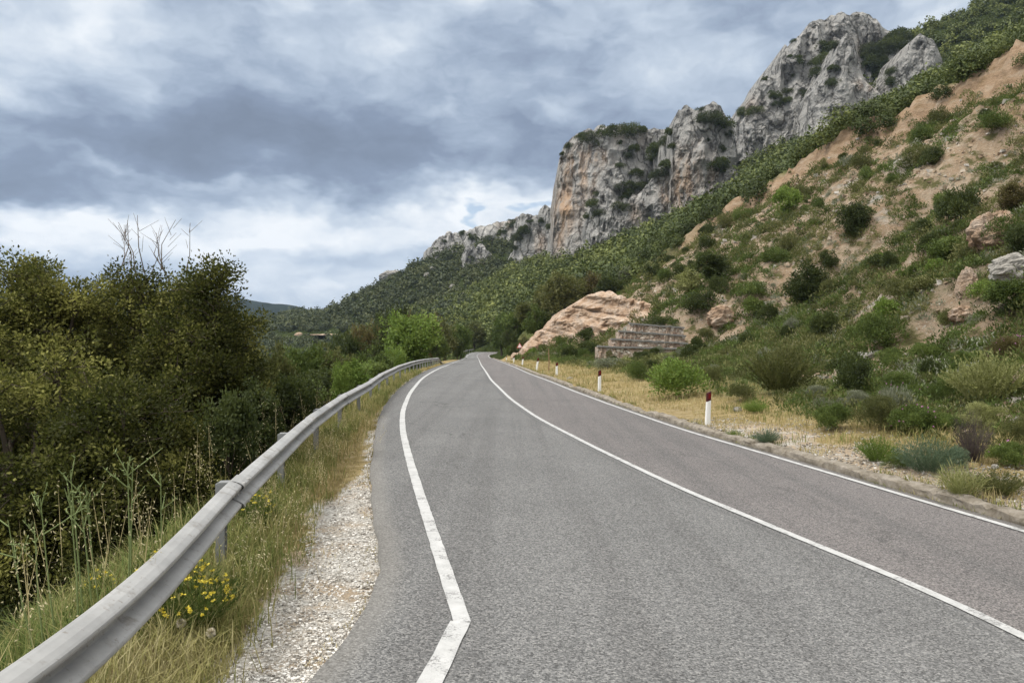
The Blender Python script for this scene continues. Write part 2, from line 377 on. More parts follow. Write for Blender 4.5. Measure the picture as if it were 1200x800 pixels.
# ------------------------------------------------------------------ road, markings, kerb
ry = np.r_[np.arange(-14, 40, .2), np.arange(40, 216.5, .5)]; nc = 33
f = np.linspace(0, 1, nc)[None, :]
jag = .035 * fbm(ry * 2.2, ry * 0, octv=4, seed=61)
ed = np.stack([xl(ry) + jag, xr(ry)], 1)
X_ = ed[:, :1] * (1 - f) + ed[:, 1:] * f; Y_ = np.repeat(ry[:, None], nc, 1)
Z_ = zroad(X_, Y_) + .004 * fbm(X_ * .8, Y_ * .5, seed=62)
lane = X_ - np.interp(Y_, EY, XC); edge = np.minimum(X_ - ed[:, :1], ed[:, 1:] - X_)
# skirt so that the sheet has an edge of its own thickness
Xs = np.c_[X_[:, :1] - .02, X_, X_[:, -1:] + .02]; Ys = np.c_[Y_[:, :1], Y_, Y_[:, -1:]]; Zs = np.c_[Z_[:, :1] - .12, Z_, Z_[:, -1:] - .12]
pad = lambda a: np.c_[a[:, :1], a, a[:, -1:]]
me = quick_mesh('road', np.stack([Xs, Ys, Zs], -1), grid_faces(len(ry), nc + 2), {'lane': pad(lane), 'edge': pad(edge)}, smooth=True)
m, t, b = material('worn_asphalt')
P = t.geo(); P2 = t.vscale(P, (1, 1, 0))
lane = t.attr('lane')
left = t.ramp(t.noise(P2, .55, 5, .6), [(.3, (.128, .128, .127)), (.7, (.158, .157, .155))])
right = t.ramp(t.noise(P2, .55, 5, .6), [(.3, (.130, .121, .119)), (.7, (.158, .146, .143))])
c = t.mix(t.ss(-.03, .03, lane), left, right)
trk = t.math('MULTIPLY', t.noise(t.vscale(P2, (2.2, .05, 0)), 1.0, 4, .6), 1.0)
c = t.mix(t.math('MULTIPLY', t.ss(.42, .66, trk), .5), c, (.095, .093, .092))
g = t.noise(P2, 120, 2, .7); g2 = t.voro(P2, 95, out='Color'); gs = t.n.new('ShaderNodeSeparateColor'); t.put(gs.inputs[0], g2)
st = t.math('ADD', t.math('MULTIPLY', gs.outputs[0], .6), t.math('MULTIPLY', g, .4))
c = t.mix(1.0, c, t.ramp(st, [(.15, (.28, .28, .28)), (.40, (.84, .84, .84)), (.60, (1.12, 1.12, 1.12)), (.85, (2.0, 1.97, 1.92))]), 'MULTIPLY')
c = t.mix(1.0, c, t.ramp(t.noise(P2, 34, 3, .75), [(.3, (.80, .80, .80)), (.7, (1.2, 1.2, 1.2))]), 'MULTIPLY')
blot = t.noise(P2, 1.7, 6, .75)
c = t.mix(t.math('MULTIPLY', t.ss(.58, .72, blot), .38), c, (.092, .090, .088))
wv_ = t.n.new('ShaderNodeVectorMath'); wv_.operation = 'ADD'; t.put(wv_.inputs[0], t.vscale(P2, (.42, .22, 0))); t.put(wv_.inputs[1], t.vscale(t.noise(P2, 1.3, 6, .7, out=1), (.5, .5, 0)))
crk = t.voro(wv_.outputs[0], 1.0, 'DISTANCE_TO_EDGE')
c = t.mix(t.math('MULTIPLY', t.math('MULTIPLY', t.ss(.009, .003, crk), t.ss(.50, .60, t.noise(P2, .35, 3))), .55), c, (.05, .049, .048))
c = t.mix(t.math('MULTIPLY', t.ss(.05, .0, t.math('ABSOLUTE', t.math('ADD', lane, t.math('ADD', .13, t.math('MULTIPLY', t.noise(P2, 2, 3), .03))))), .35), c, (.07, .069, .068))
c = t.mix(t.math('MULTIPLY', t.ss(.25, .05, t.attr('edge')), .30), c, (.25, .235, .21))
t.put(b.inputs['Base Color'], c); b.inputs['Roughness'].default_value = .82; b.inputs['Specular IOR Level'].default_value = .3
t.put(b.inputs['Normal'], t.bump(t.math('ADD', st, t.math('MULTIPLY', t.noise(P2, 14, 4, .6), .6)), .010, .9))
tag(mobj('road', me, m), kind='structure')

m, t, b = material('worn_road_paint')
P2 = t.vscale(t.geo(), (1, 1, 0))
wear = t.math('ADD', t.math('MULTIPLY', t.noise(P2, 60, 4, .75), .55), t.math('MULTIPLY', t.noise(P2, 5, 4, .7), .55))
c = t.mix(t.ss(.56, .68, wear), t.ramp(t.noise(P2, 8, 5, .7), [(.3, (.36, .36, .355)), (.7, (.50, .50, .495))]), (.17, .168, .165))
t.put(b.inputs['Base Color'], c); b.inputs['Roughness'].default_value = .7
t.put(b.inputs['Normal'], t.bump(t.noise(P2, 120, 2, .7), .006, .7))
PAINT = m
def strip(path, wid, seed):
    path = np.asarray(path, float); d = np.r_[0, np.cumsum(np.linalg.norm(np.diff(path, axis=0), axis=1))]
    s = np.arange(0, d[-1], .12); p = np.stack([np.interp(s, d, path[:, 0]), np.interp(s, d, path[:, 1])], 1)
    tn = np.gradient(p, axis=0); tn /= np.linalg.norm(tn, axis=1)[:, None]; nn = np.stack([-tn[:, 1], tn[:, 0]], 1)
    jl, jr = [.006 * fbm(s * 9, s * 0, octv=3, seed=seed + k) for k in (0, 9)]
    o = np.linspace(-1, 1, 4)
    v = np.stack([p + nn * ((wid / 2 * k) + (jl if k < 0 else jr))[:, None] if True else 0 for k in o], 1)
    z = zroad(v[..., 0], v[..., 1]) + .0085
    return np.dstack([v, z]), grid_faces(len(s), 4)
def bend(y0, y1, xs, step=.25):
    yy = np.arange(y0, y1, step); return np.stack([np.interp(yy, EY, xs), yy], 1)
mb = MB()
kink = LEFT_LINE_A[-1]
a0 = LEFT_LINE_A[0]; aa = a0 + (a0 - kink) / np.linalg.norm(a0 - kink) * 4.0
YB = LEFT_LINE_B[np.argsort(LEFT_LINE_B[:, 1])]
yy = np.arange(kink[1], 215, .25); w2 = sm(kink[1] + .3, kink[1] + 2.5, yy)
xb = np.interp(yy, YB[:, 1], YB[:, 0]) * (1 - w2) + np.interp(yy, EY, XLL) * w2
mb.add(*strip(np.concatenate([[aa], [a0], [kink + (a0 - kink) * .02]]), .115, 70))
mb.add(*strip(np.stack([xb, yy], 1) + 0, .105, 71))
mb.box((kink[0] + .0, kink[1] + .0, float(zroad(kink[0], kink[1])) + .005), (.10, .08, .008), rz=.2)
mb.add(*strip(bend(-14, 215, XC), .095, 72))
mb.add(*strip(bend(-14, 213, XRL), .10, 73))
tag(mb.build('road_markings', PAINT), kind='structure')

# kerb: rough concrete blocks, swept with joints
ky = np.r_[np.arange(-14, 34, .06), np.arange(34, 60, .12), np.arange(60, 150, .3)]
prof = np.array([(0, -.06), (.005, .035), (.015, .075), (.045, .098), (.12, .106), (.20, .10), (.25, .08), (.28, -.02)])
L_ = 1.05; joint = np.abs(((ky + .3 * vn(np.floor(ky / L_), 0, seed=81)) / L_) % 1 - .5) > .465
blk = np.floor(ky / L_)
hs = 1 - .28 * np.clip(vn(blk * 3.7, 1.5, seed=82), 0, 1) - .45 * joint - .75 * sm(.12, .4, fbm(ky * .35, 0, octv=2, seed=83))
sh = .02 * vn(blk * 1.9, 4.2, seed=84)
V = np.zeros((len(ky), len(prof), 3))
for j, (px_, pz_) in enumerate(prof):
    nx_ = .032 * fbm(ky * 4.2, j * .8, octv=5, seed=85); nz_ = .038 * fbm(ky * 5.0, j * .8 + 9, octv=5, seed=86)
    V[:, j, 0] = xr(ky) + .02 + px_ * .95 + sh + nx_; V[:, j, 1] = ky; V[:, j, 2] = zroad(xr(ky), ky) + np.where(pz_ > 0, pz_ * hs, pz_) + (nz_ if pz_ > 0 else 0)
m, t, b = material('kerb_concrete')
P = t.geo()
c = t.ramp(t.noise(P, 5, 7, .72), [(.28, (.085, .07, .05)), (.46, (.19, .165, .13)), (.62, (.28, .25, .21)), (.78, (.37, .345, .31))])
t.put(b.inputs['Base Color'], c); b.inputs['Roughness'].default_value = .95
t.put(b.inputs['Normal'], t.bump(t.noise(P, 40, 6, .7), .02, 1))
tag(mobj('kerb', quick_mesh('kerb', V, grid_faces(len(ky), len(prof)), smooth=False), m), kind='structure')
# ------------------------------------------------------------------ limestone cliffs
m, t, b = material('grey_limestone')
P = t.geo(); Pv = t.vscale(P, (1, 1, .22)); Ph = t.vscale(P, (1, 1, 1.6))
g = t.ramp(t.noise(Pv, .12, 8, .75), [(.30, (.25, .243, .232)), (.46, (.38, .37, .352)), (.60, (.47, .455, .43)), (.78, (.57, .55, .52))])
streak = t.ss(.54, .70, t.noise(t.vscale(P, (1, 1, .09)), .30, 5, .65))
g = t.mix(t.math('MULTIPLY', streak, .55), g, (.135, .14, .145))
pit = t.ss(.60, .70, t.noise(P, .42, 4, .65))
g = t.mix(t.math('MULTIPLY', pit, .6), g, (.085, .085, .075))
wv_ = t.n.new('ShaderNodeVectorMath'); wv_.operation = 'ADD'; t.put(wv_.inputs[0], t.vscale(P, (.13, .13, .045))); t.put(wv_.inputs[1], t.vscale(t.noise(P, .12, 5, .6, out=1), (1.1, 1.1, .6)))
cr = t.voro(wv_.outputs[0], 1.0, 'DISTANCE_TO_EDGE')
g = t.mix(t.math('MULTIPLY', t.ss(.07, .0, cr), .75), g, (.075, .075, .072))
st = t.math('MULTIPLY', t.attr('stain'), t.ss(.36, .62, t.noise(Pv, .14, 5, .65)))
tan_ = t.ramp(t.noise(Pv, .35, 5, .7), [(.3, (.44, .25, .125)), (.6, (.56, .38, .24)), (.8, (.54, .46, .37))])
g = t.mix(t.math('MULTIPLY', st, .85), g, tan_)
t.put(b.inputs['Base Color'], g); b.inputs['Roughness'].default_value = .95; b.inputs['Specular IOR Level'].default_value = .1
hh = t.math('ADD', t.math('MULTIPLY', t.noise(Pv, .25, 10, .72), 3.0), t.math('ADD', t.math('MULTIPLY', t.noise(P, .9, 8, .7), 1.6), t.math('MULTIPLY', t.math('MINIMUM', cr, .12), 14.0)))
t.put(b.inputs['Normal'], t.bump(hh, 1.0, 1.0))
LIMESTONE = m
def crag(name, top, bot, D, mat, amp=6.0, wl=16.0, lean=.18, thick=45.0, stains=(), seed=0, nu=150, nv=80, jag=3.0, corner=10.0, capdrop=.08, strata=0.0, vert=2.4, parent=None):
    top = np.array(top, float); bot = np.array(bot, float)
    px = np.linspace(top[0, 0], top[-1, 0], nu); tr = np.interp(px, top[:, 0], top[:, 1]); br = np.interp(px, bot[:, 0], bot[:, 1])
    Dv = D if not np.ndim(D) else np.interp(px, np.linspace(px[0], px[-1], len(D)), D); Dv = np.broadcast_to(np.asarray(Dv, float), px.shape)
    X = (px - 600) / F * Dv; zt = CAM_Z + (400 - tr) / F * Dv; zb = CAM_Z + (400 - br) / F * Dv
    dx = np.maximum(X - X[0], 0)
    zt = zt + jag * (fbm(X / wl * 2.2, seed * 3.1, octv=5, seed=seed + 90) + .6 * np.abs(vn(X / wl * 3.5, 3.3, seed=seed + 91)) - .3)
    v = np.linspace(0, 1, nv)[:, None]
    Z = zb + (zt - zb) * v; XX = np.repeat(X[None], nv, 0)
    wx = XX + .35 * wl * fbm(XX / wl, Z / wl, seed=seed + 92)
    dep = amp * ridged(wx / wl, Z / (wl * vert), octv=5, seed=seed + 93) + .55 * amp * fbm(XX / (wl * .4), Z / (wl * .5), octv=5, seed=seed + 94)
    if strata:
        dep = dep + strata * np.abs(vn(0 * XX, (Z + .35 * XX) / (wl * .28), seed=seed + 95)) * 2
    Y = Dv + lean * (Z - zb) - dep
    e = np.minimum(XX - X[0], X[-1] - XX); Y = Y + corner * (1 - np.clip(e / (corner * 1.2), 0, 1)) ** 2
    q_ = Y / Dv; XX = XX * q_; Z = CAM_Z + (Z - CAM_Z) * q_
    XX = XX + .12 * amp * fbm(Z / (wl * .5), XX / wl, octv=4, seed=seed + 96)
    Y = Y + (.25 * amp) * (np.clip((v - .9) / .1, 0, 1) ** 2)
    k = 6; kk = np.linspace(0, 1, k + 1)[1:]
    back = np.max(Y) + thick
    Lc = [(XX[:, :1] + 0, Y[:, :1] + (back - Y[:, :1]) * q, Z[:, :1] + 0) for q in kk[::-1]]
    Rc = [(XX[:, -1:], Y[:, -1:] + (back - Y[:, -1:]) * q, Z[:, -1:]) for q in kk]
    Xa = np.concatenate([c[0] for c in Lc] + [XX] + [c[0] for c in Rc], 1)
    Ya = np.concatenate([c[1] for c in Lc] + [Y] + [c[1] for c in Rc], 1)
    Za = np.concatenate([c[2] for c in Lc] + [Z] + [c[2] for c in Rc], 1)
    cap = 7
    Xc = np.repeat(Xa[-1:], cap, 0); q = np.linspace(0, 1, cap + 1)[1:, None]
    Yc = Ya[-1:] + (back - Ya[-1:]) * q; Zc = Za[-1:] - capdrop * (Yc - Ya[-1:]) + .35 * jag * fbm(Xc / wl, Yc / wl, octv=4, seed=seed + 97) * q
    V = np.stack([np.concatenate([Xa, Xc]), np.concatenate([Ya, Yc]), np.concatenate([Za, Zc])], -1)
    pxs = 600 + V[..., 0] / V[..., 1] * F; rows = 400 - (V[..., 2] - CAM_Z) / V[..., 1] * F
    s = np.zeros(pxs.shape)
    for (cx, cy, rx, ry, a) in stains: s = np.maximum(s, a * np.exp(-((pxs - cx) / rx) ** 2 - ((rows - cy) / ry) ** 2))
    me = quick_mesh(name, V, grid_faces(V.shape[0], V.shape[1]), {'stain': s}, smooth=False)
    return mobj(name, me, mat, parent)
S_ = lambda o: tag(o, kind='structure')
S_(crag('cliff', [(646, 300), (648, 262), (651, 215), (655, 186), (662, 168), (672, 160), (688, 154), (705, 150), (722, 147), (745, 143), (765, 150), (780, 147), (792, 156), (800, 165)],
     [(646, 330), (700, 318), (760, 300), (800, 285)], [345, 338, 338, 348], LIMESTONE, amp=7.0, wl=15, lean=.14, seed=1, nu=230, nv=130, jag=3.2,
     stains=[(676, 205, 20, 28, 1), (662, 240, 16, 34, 1), (690, 185, 22, 14, .8), (735, 165, 20, 12, .35), (655, 270, 9, 30, .7)]))
S_(crag('cliff', [(686, 262), (694, 238), (704, 228), (716, 222), (724, 236), (735, 230), (748, 222), (758, 214), (768, 206), (780, 186), (792, 182), (797, 196)],
     [(686, 318), (740, 300), (797, 276)], [318, 312, 300], LIMESTONE, amp=5.5, wl=9, lean=.10, seed=2, nu=170, nv=90, jag=3.0, corner=6, thick=20,
     stains=[(785, 225, 12, 22, .8), (745, 250, 10, 14, .4)]))
S_(crag('cliff', [(786, 210), (789, 165), (791, 137), (797, 128), (808, 124), (822, 124), (836, 117), (846, 124), (856, 140), (862, 152), (864, 178)],
     [(786, 275), (830, 250), (864, 238)], [292, 286, 284], LIMESTONE, amp=6.0, wl=11, lean=.16, seed=3, nu=150, nv=120, jag=2.0, corner=7,
     stains=[(802, 215, 14, 34, .9), (815, 195, 14, 24, .7), (835, 205, 12, 16, .45)]))
S_(crag('cliff', [(862, 150), (868, 122), (878, 110), (890, 96), (900, 86), (907, 83), (914, 84), (917, 62), (921, 50), (938, 36), (958, 22), (975, 14), (992, 11), (1008, 12), (1022, 16), (1036, 26), (1050, 34), (1070, 34)],
     [(862, 190), (940, 170), (1070, 140)], [352, 350, 348], LIMESTONE, amp=8.5, wl=15, lean=.30, seed=4, nu=230, nv=110, jag=3.2,
     stains=[(1000, 60, 22, 14, .25), (880, 125, 14, 10, .3)]))
S_(crag('cliff', [(950, 110), (962, 98), (978, 70), (988, 46), (994, 36), (1001, 44), (1006, 70), (1014, 88), (1026, 104), (1040, 112)],
     [(950, 160), (1000, 150), (1040, 146)], [322, 318, 318], LIMESTONE, amp=4, wl=9, lean=.25, seed=5, nu=100, nv=80, jag=2.4, corner=5, thick=24, stains=[(1015, 100, 14, 8, .5)]))
S_(crag('cliff', [(1036, 112), (1048, 86), (1060, 66), (1072, 48), (1080, 37), (1088, 42), (1096, 46), (1103, 60), (1108, 76)],
     [(1036, 150), (1070, 130), (1108, 110)], [322, 318, 316], LIMESTONE, amp=3.5, wl=8, lean=.25, seed=6, nu=90, nv=70, jag=2.0, corner=5, thick=24))
S_(crag('cliff', [(496, 294), (508, 284), (522, 276), (540, 270), (558, 264), (575, 262), (592, 257), (606, 254), (618, 258)],
     [(496, 305), (540, 306), (618, 312)], [560, 545, 535], LIMESTONE, amp=7, wl=20, lean=.5, seed=7, nu=170, nv=60, jag=4.0, stains=[(595, 262, 14, 8, .4)]))
S_(crag('cliff', [(541, 300), (546, 288), (556, 286), (566, 290), (574, 296), (582, 306)],
     [(541, 330), (582, 336)], [505, 500], LIMESTONE, amp=5, wl=11, lean=.3, seed=8, nu=80, nv=60, jag=4.0, corner=5, thick=20, stains=[(562, 312, 8, 6, .5)]))
S_(crag('cliff', [(594, 312), (598, 296), (603, 290), (610, 300), (617, 314)],
     [(594, 332), (617, 330)], [470, 465], LIMESTONE, amp=4, wl=9, lean=.3, seed=9, nu=50, nv=50, jag=3.0, corner=4, thick=15))
S_(crag('cliff', [(602, 262), (612, 252), (622, 250), (630, 254), (634, 245), (640, 242), (646, 241), (650, 250), (652, 300)],
     [(602, 318), (652, 320)], [440, 425], LIMESTONE, amp=5, wl=13, lean=.12, seed=10, nu=110, nv=110, jag=3.0, corner=6, thick=25, stains=[(632, 290, 7, 14, .7)]))
# pinkish layered rock beside the road, and smaller rock faces on the slope
m, t, b = material('pink_layered_rock')
P = t.geo()
n_ = t.noise(P, .9, 7, .7)
lay = t.noise(t.comb(t.math('MULTIPLY', t.sepxyz(P)[0], .5), t.math('MULTIPLY', t.sepxyz(P)[1], .3), t.math('MULTIPLY', t.math('ADD', t.sepxyz(P)[2], t.math('MULTIPLY', t.sepxyz(P)[0], -.25)), 3.2)), 1.0, 6, .7)
c = t.ramp(t.math('ADD', t.math('MULTIPLY', n_, .62), t.math('MULTIPLY', lay, .38)), [(.32, (.22, .135, .085)), (.46, (.43, .30, .205)), (.56, (.53, .42, .33)), (.74, (.61, .54, .46))])
c = t.mix(t.ss(.62, .74, t.noise(P, 5, 5, .7)), c, (.58, .54, .50))
t.put(b.inputs['Base Color'], c); b.inputs['Roughness'].default_value = .95; b.inputs['Specular IOR Level'].default_value = .1
t.put(b.inputs['Normal'], t.bump(t.math('ADD', t.math('MULTIPLY', t.noise(P, 3, 8, .72), .3), t.math('MULTIPLY', lay, .5)), 1.0, 1))
PINKROCK = m
S_(crag('rock_outcrop', [(598, 420), (606, 412), (616, 402), (630, 391), (644, 380), (660, 364), (678, 350), (694, 341), (708, 338), (722, 341), (738, 347), (756, 352), (770, 358), (778, 372)],
     [(598, 424), (640, 424), (690, 420), (740, 412), (778, 400)], [91, 81, 72, 65, 60], PINKROCK, amp=1.5, wl=2.2, lean=.95, seed=20, nu=230, nv=120, jag=.5, corner=1.2, thick=10, capdrop=.0, strata=.42, vert=1.0))
# ------------------------------------------------------------------ sky, sun, camera
SUN_EL, SUN_AZ = 54.0, 258.0     # azimuth from +y clockwise
w = bpy.data.worlds.new('World'); scene.world = w; w.cycles.sampling_method = 'MANUAL'; w.cycles.sample_map_resolution = 512; w.use_nodes = True
t = NT(w); bg = t.n['Background']
sky = t.n.new('ShaderNodeTexSky'); sky.sky_type = 'NISHITA'; sky.sun_disc = False
sky.sun_elevation = R(SUN_EL); sky.sun_rotation = R(SUN_AZ); sky.altitude = 300
BGS = .12
D_ = t.coord('Generated'); s = t.sepxyz(D_)
hyp = t.math('SQRT', t.math('ADD', t.math('MULTIPLY', s[0], s[0]), t.math('MULTIPLY', s[1], s[1])))
el = t.math('DIVIDE', s[2], t.math('MAXIMUM', hyp, .02))
az = t.math('ARCTAN2', s[0], s[1])
elc = t.math('MAXIMUM', el, 0)
# cloud sheet coordinates, squeezed towards the horizon
qx = t.math('MULTIPLY', az, 4.0)
qy = t.math('MULTIPLY', t.math('POWER', t.math('MINIMUM', elc, 3.0), .85), 7.0)
Q = t.comb(qx, qy, 1.3)
def n2(v, scale, detail, rough, out=0):
    nd = t.n.new('ShaderNodeTexNoise'); nd.noise_dimensions = '2D'; t.put(nd.inputs['Vector'], v); nd.inputs['Scale'].default_value = scale; nd.inputs['Detail'].default_value = detail; nd.inputs['Roughness'].default_value = rough
    return nd.outputs[out]
wv = t.n.new('ShaderNodeVectorMath'); wv.operation = 'SUBTRACT'; t.put(wv.inputs[0], n2(Q, 1.6, 4, .6, 1)); wv.inputs[1].default_value = (.5, .5, .5)
wsc = t.vscale(wv.outputs[0], (.34, .34, 0)); av = t.n.new('ShaderNodeVectorMath'); av.operation = 'ADD'; t.put(av.inputs[0], Q); t.put(av.inputs[1], wsc)
QV = av.outputs[0]
midn = n2(QV, 1.15, 6, .5); fine = n2(QV, 3.6, 6, .56)
bil = n2(QV, 2.3, 2, .5); puff = t.math('SUBTRACT', .22, t.math('ABSOLUTE', t.math('SUBTRACT', bil, .5)))
wxy = t.sepxyz(wsc)
azw = t.math('ADD', az, t.math('MULTIPLY', wxy[0], .75)); elw = t.math('ADD', el, t.math('MULTIPLY', wxy[1], .28))
def blob(cx, cy, rx, ry, k=1.0, tilt=0.0):
    a = t.math('SUBTRACT', azw, cx); e = t.math('SUBTRACT', t.math('SUBTRACT', elw, cy), t.math('MULTIPLY', a, tilt))
    a = t.math('DIVIDE', a, rx); e = t.math('DIVIDE', e, ry)
    d = t.math('ADD', t.math('MULTIPLY', a, a), t.math('MULTIPLY', e, e))
    return t.math('MULTIPLY', t.math('EXPONENT', t.math('MULTIPLY', d, -1.0)), k)
def P2A(px, row):
    a = math.atan((px - 600) / 900); return a, (400 - row) / 900 * math.cos(a)
acc = t.math('ADD', .57, t.math('ADD', t.math('MULTIPLY', t.math('SUBTRACT', midn, .5), .80), t.math('ADD', t.math('MULTIPLY', t.math('SUBTRACT', fine, .5), .38), t.math('MULTIPLY', puff, -.30))))
for (px, row, rx, ry, k, ti) in [
    (390, 172, .34, .070, -.27, .05), (120, 182, .26, .055, -.20, .0), (560, 168, .15, .05, -.15, .12), (90, 234, .20, .018, -.26, -.10),
    (430, 90, .26, .05, -.10, 0), (860, 10, .14, .05, -.06, 0),
    (60, 30, .20, .05, .12, 0), (740, 95, .14, .05, .14, .2), (600, 232, .12, .030, .46, 0), (40, 266, .20, .028, .40, -.05), (290, 266, .18, .026, .32, 0), (490, 275, .15, .026, .30, 0), (430, 330, .16, .025, .10, 0), (190, 207, .15, .009, .20, -.12),
    (370, 335, .22, .03, .04, 0)]:
    cx, cy = P2A(px, row); acc = t.math('ADD', acc, blob(cx, cy, rx, ry, k, ti))
cl = t.ramp(t.math('ADD', acc, 0, clamp=True), [(.02, (.150, .187, .258)), (.25, (.195, .245, .340)), (.42, (.30, .365, .470)), (.58, (.445, .515, .610)), (.74, (.64, .69, .75)), (.92, (.82, .84, .86))])
# unseen cloud overhead and behind the camera brightened and warmed as added fill light
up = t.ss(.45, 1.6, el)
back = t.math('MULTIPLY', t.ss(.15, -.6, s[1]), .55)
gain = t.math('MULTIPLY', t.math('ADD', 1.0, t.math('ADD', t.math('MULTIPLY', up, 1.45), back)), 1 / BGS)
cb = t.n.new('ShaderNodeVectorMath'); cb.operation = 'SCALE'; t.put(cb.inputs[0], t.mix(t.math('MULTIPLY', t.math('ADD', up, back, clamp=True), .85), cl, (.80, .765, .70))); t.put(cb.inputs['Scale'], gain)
gap = blob(*P2A(597, 236), .035, .011, 1.0, 0)
gap = t.math('ADD', gap, blob(*P2A(560, 246), .02, .006, .6, 0))
clear = t.math('MULTIPLY', t.ss(.30, .8, t.math('ADD', gap, t.math('MULTIPLY', t.math('SUBTRACT', fine, .5), .7))), .75)
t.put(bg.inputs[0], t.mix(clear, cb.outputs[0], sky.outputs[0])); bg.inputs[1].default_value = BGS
sun = bpy.data.lights.new('sun', 'SUN'); sun.energy = 2.7; sun.angle = R(14); sun.color = (1, .955, .88)
so = bpy.data.objects.new('sun', sun); COL.objects.link(so)
so.rotation_euler = (R(90 - SUN_EL), 0, R(180 - SUN_AZ)); so.location = (0, 0, 60)
cam = bpy.data.cameras.new('camera'); cam.sensor_width = 36; cam.lens = 27; cam.clip_end = 9000; cam.clip_start = .05
co = bpy.data.objects.new('camera', cam); COL.objects.link(co); co.location = (0, 0, CAM_Z); co.rotation_euler = (R(90), 0, 0)
scene.camera = co
vs = scene.view_settings; vs.view_transform = 'Standard'; vs.look = 'None'; vs.exposure = 0.28; vs.gamma = 1.0; vs.use_curve_mapping = False
scene.cycles.use_denoising = True
scene.cycles.max_bounces = 6; scene.cycles.diffuse_bounces = 3; scene.cycles.glossy_bounces = 2; scene.cycles.transmission_bounces = 4; scene.cycles.transparent_max_bounces = 8

# ------------------------------------------------------------------ the air itself
bm_v = [(x, y, z) for z in (-60, 520) for y in (-60, 4700) for x in (-9000, 9000)]
m = bpy.data.materials.new('valley_haze'); m.use_nodes = True; t = NT(m); t.n.remove(t.n['Principled BSDF'])
pv = t.n.new('ShaderNodeVolumePrincipled'); pv.inputs['Color'].default_value = (.62, .78, 1, 1); pv.inputs['Density'].default_value = .00007; pv.inputs['Anisotropy'].default_value = .2
t.l.new(pv.outputs[0], t.n['Material Output'].inputs['Volume'])
tag(mobj('haze', quick_mesh('haze', bm_v, [(0, 2, 3, 1), (4, 5, 7, 6), (0, 1, 5, 4), (2, 6, 7, 3), (0, 4, 6, 2), (1, 3, 7, 5)]), m), kind='stuff')
scene.cycles.volume_bounces = 0
# ------------------------------------------------------------------ plant builders
def unit(v): return v / (np.linalg.norm(v, axis=-1, keepdims=True) + 1e-9)
def rdir(n, r=rng): return unit(r.normal(size=(n, 3)))
def leaf_quads(P, D, L, W, r=rng, fold=.18, face=None):
    """diamond leaves: root P, direction D, length L, width W -> verts, faces"""
    n = len(P); D = unit(D); S = unit(np.cross(D, rdir(n, r) if face is None else face)); N = np.cross(S, D)
    L = np.broadcast_to(L, (n,))[:, None]; W = np.broadcast_to(W, (n,))[:, None]
    m = P + D * L * .45 - N * W * fold
    v = np.stack([P, m + S * W * .5, P + D * L, m - S * W * .5], 1).reshape(-1, 3)
    return v, np.arange(4 * n).reshape(n, 4)
def lobes_for(k, h, rmin, rmax, r, flat=.55):
    out = []
    for i in range(k):
        rad = r.uniform(rmin, rmax); a = r.uniform(0, 2 * np.pi); q = math.sqrt(r.uniform(0, 1)) * (.5 - rad * .75)
        zmax = (h - rad) * math.sqrt(max(0.05, 1 - (q / .55) ** 2)); z = r.uniform(.1, 1) ** flat * max(zmax, rad * .5)
        out.append((q * math.cos(a), q * math.sin(a), z, rad))
    return np.array(out)
def bush_mesh(name, n, k=14, h=.7, rmin=.15, rmax=.26, L=.04, W=.02, upright=.3, hollow=.5, seed=0, out=.7):
    r = np.random.default_rng(seed); lb = lobes_for(k, h, rmin, rmax, r)
    wt = lb[:, 3] ** 2; i = r.choice(k, n, p=wt / wt.sum()); d = rdir(n, r); d[:, 2] = np.where(d[:, 2] < -.35, -d[:, 2], d[:, 2])
    rad = lb[i, 3] * (1 - hollow * r.uniform(0, 1, n) ** 1.8) * (1 + .22 * r.normal(size=n) * .5)
    P = lb[i, :3] + d * rad[:, None]; ok = P[:, 2] > .0; P, d, i = P[ok], d[ok], i[ok]; n = len(P)
    D = d * out + rdir(n, r) * .75 + np.array([0, 0, upright])
    s = r.uniform(.7, 1.3, n); v, f = leaf_quads(P, D, L * s, W * s, r)
    lr = r.uniform(0, 1, k); rnd = np.clip(.55 * r.uniform(0, 1, n) + .45 * lr[i], 0, 1)
    return quick_mesh(name, v, f, {'rnd': np.repeat(rnd, 4)})
def spray_mesh(name, k, per, h=1.0, spread=.55, L=.10, W=.012, seed=0, droop=.25, start=.15):
    """many thin stems fanning up from one foot, set with narrow leaves"""
    r = np.random.default_rng(seed); a = r.uniform(0, 2 * np.pi, k); q = np.sqrt(r.uniform(0, 1, k)) * spread
    tip = np.stack([np.cos(a) * q, np.sin(a) * q, h * r.uniform(.6, 1.05, k) * np.sqrt(1 - .55 * (q / max(spread, .01)) ** 2)], 1)
    root = tip * np.array([.25, .25, 0]); tt = start + (1 - start) * r.uniform(0, 1, (k, per)) ** .8
    side = tip * np.array([1, 1, 0]); P = root[:, None] + (tip - root)[:, None] * tt[..., None] + side[:, None] * (tt ** 2 * .25)[..., None]
    P[..., 2] -= droop * .2 * tt ** 3 * q[:, None]
    D = unit(tip - root)[:, None] * .9 + r.normal(size=(k, per, 3)) * .35
    n = k * per; s = r.uniform(.6, 1.3, n); v, f = leaf_quads(P.reshape(-1, 3), D.reshape(-1, 3), L * s, W * s, r)
    rnd = np.clip(.5 * r.uniform(0, 1, n) + .5 * np.repeat(r.uniform(0, 1, k), per), 0, 1)
    return quick_mesh(name, v, f, {'rnd': np.repeat(rnd, 4)})
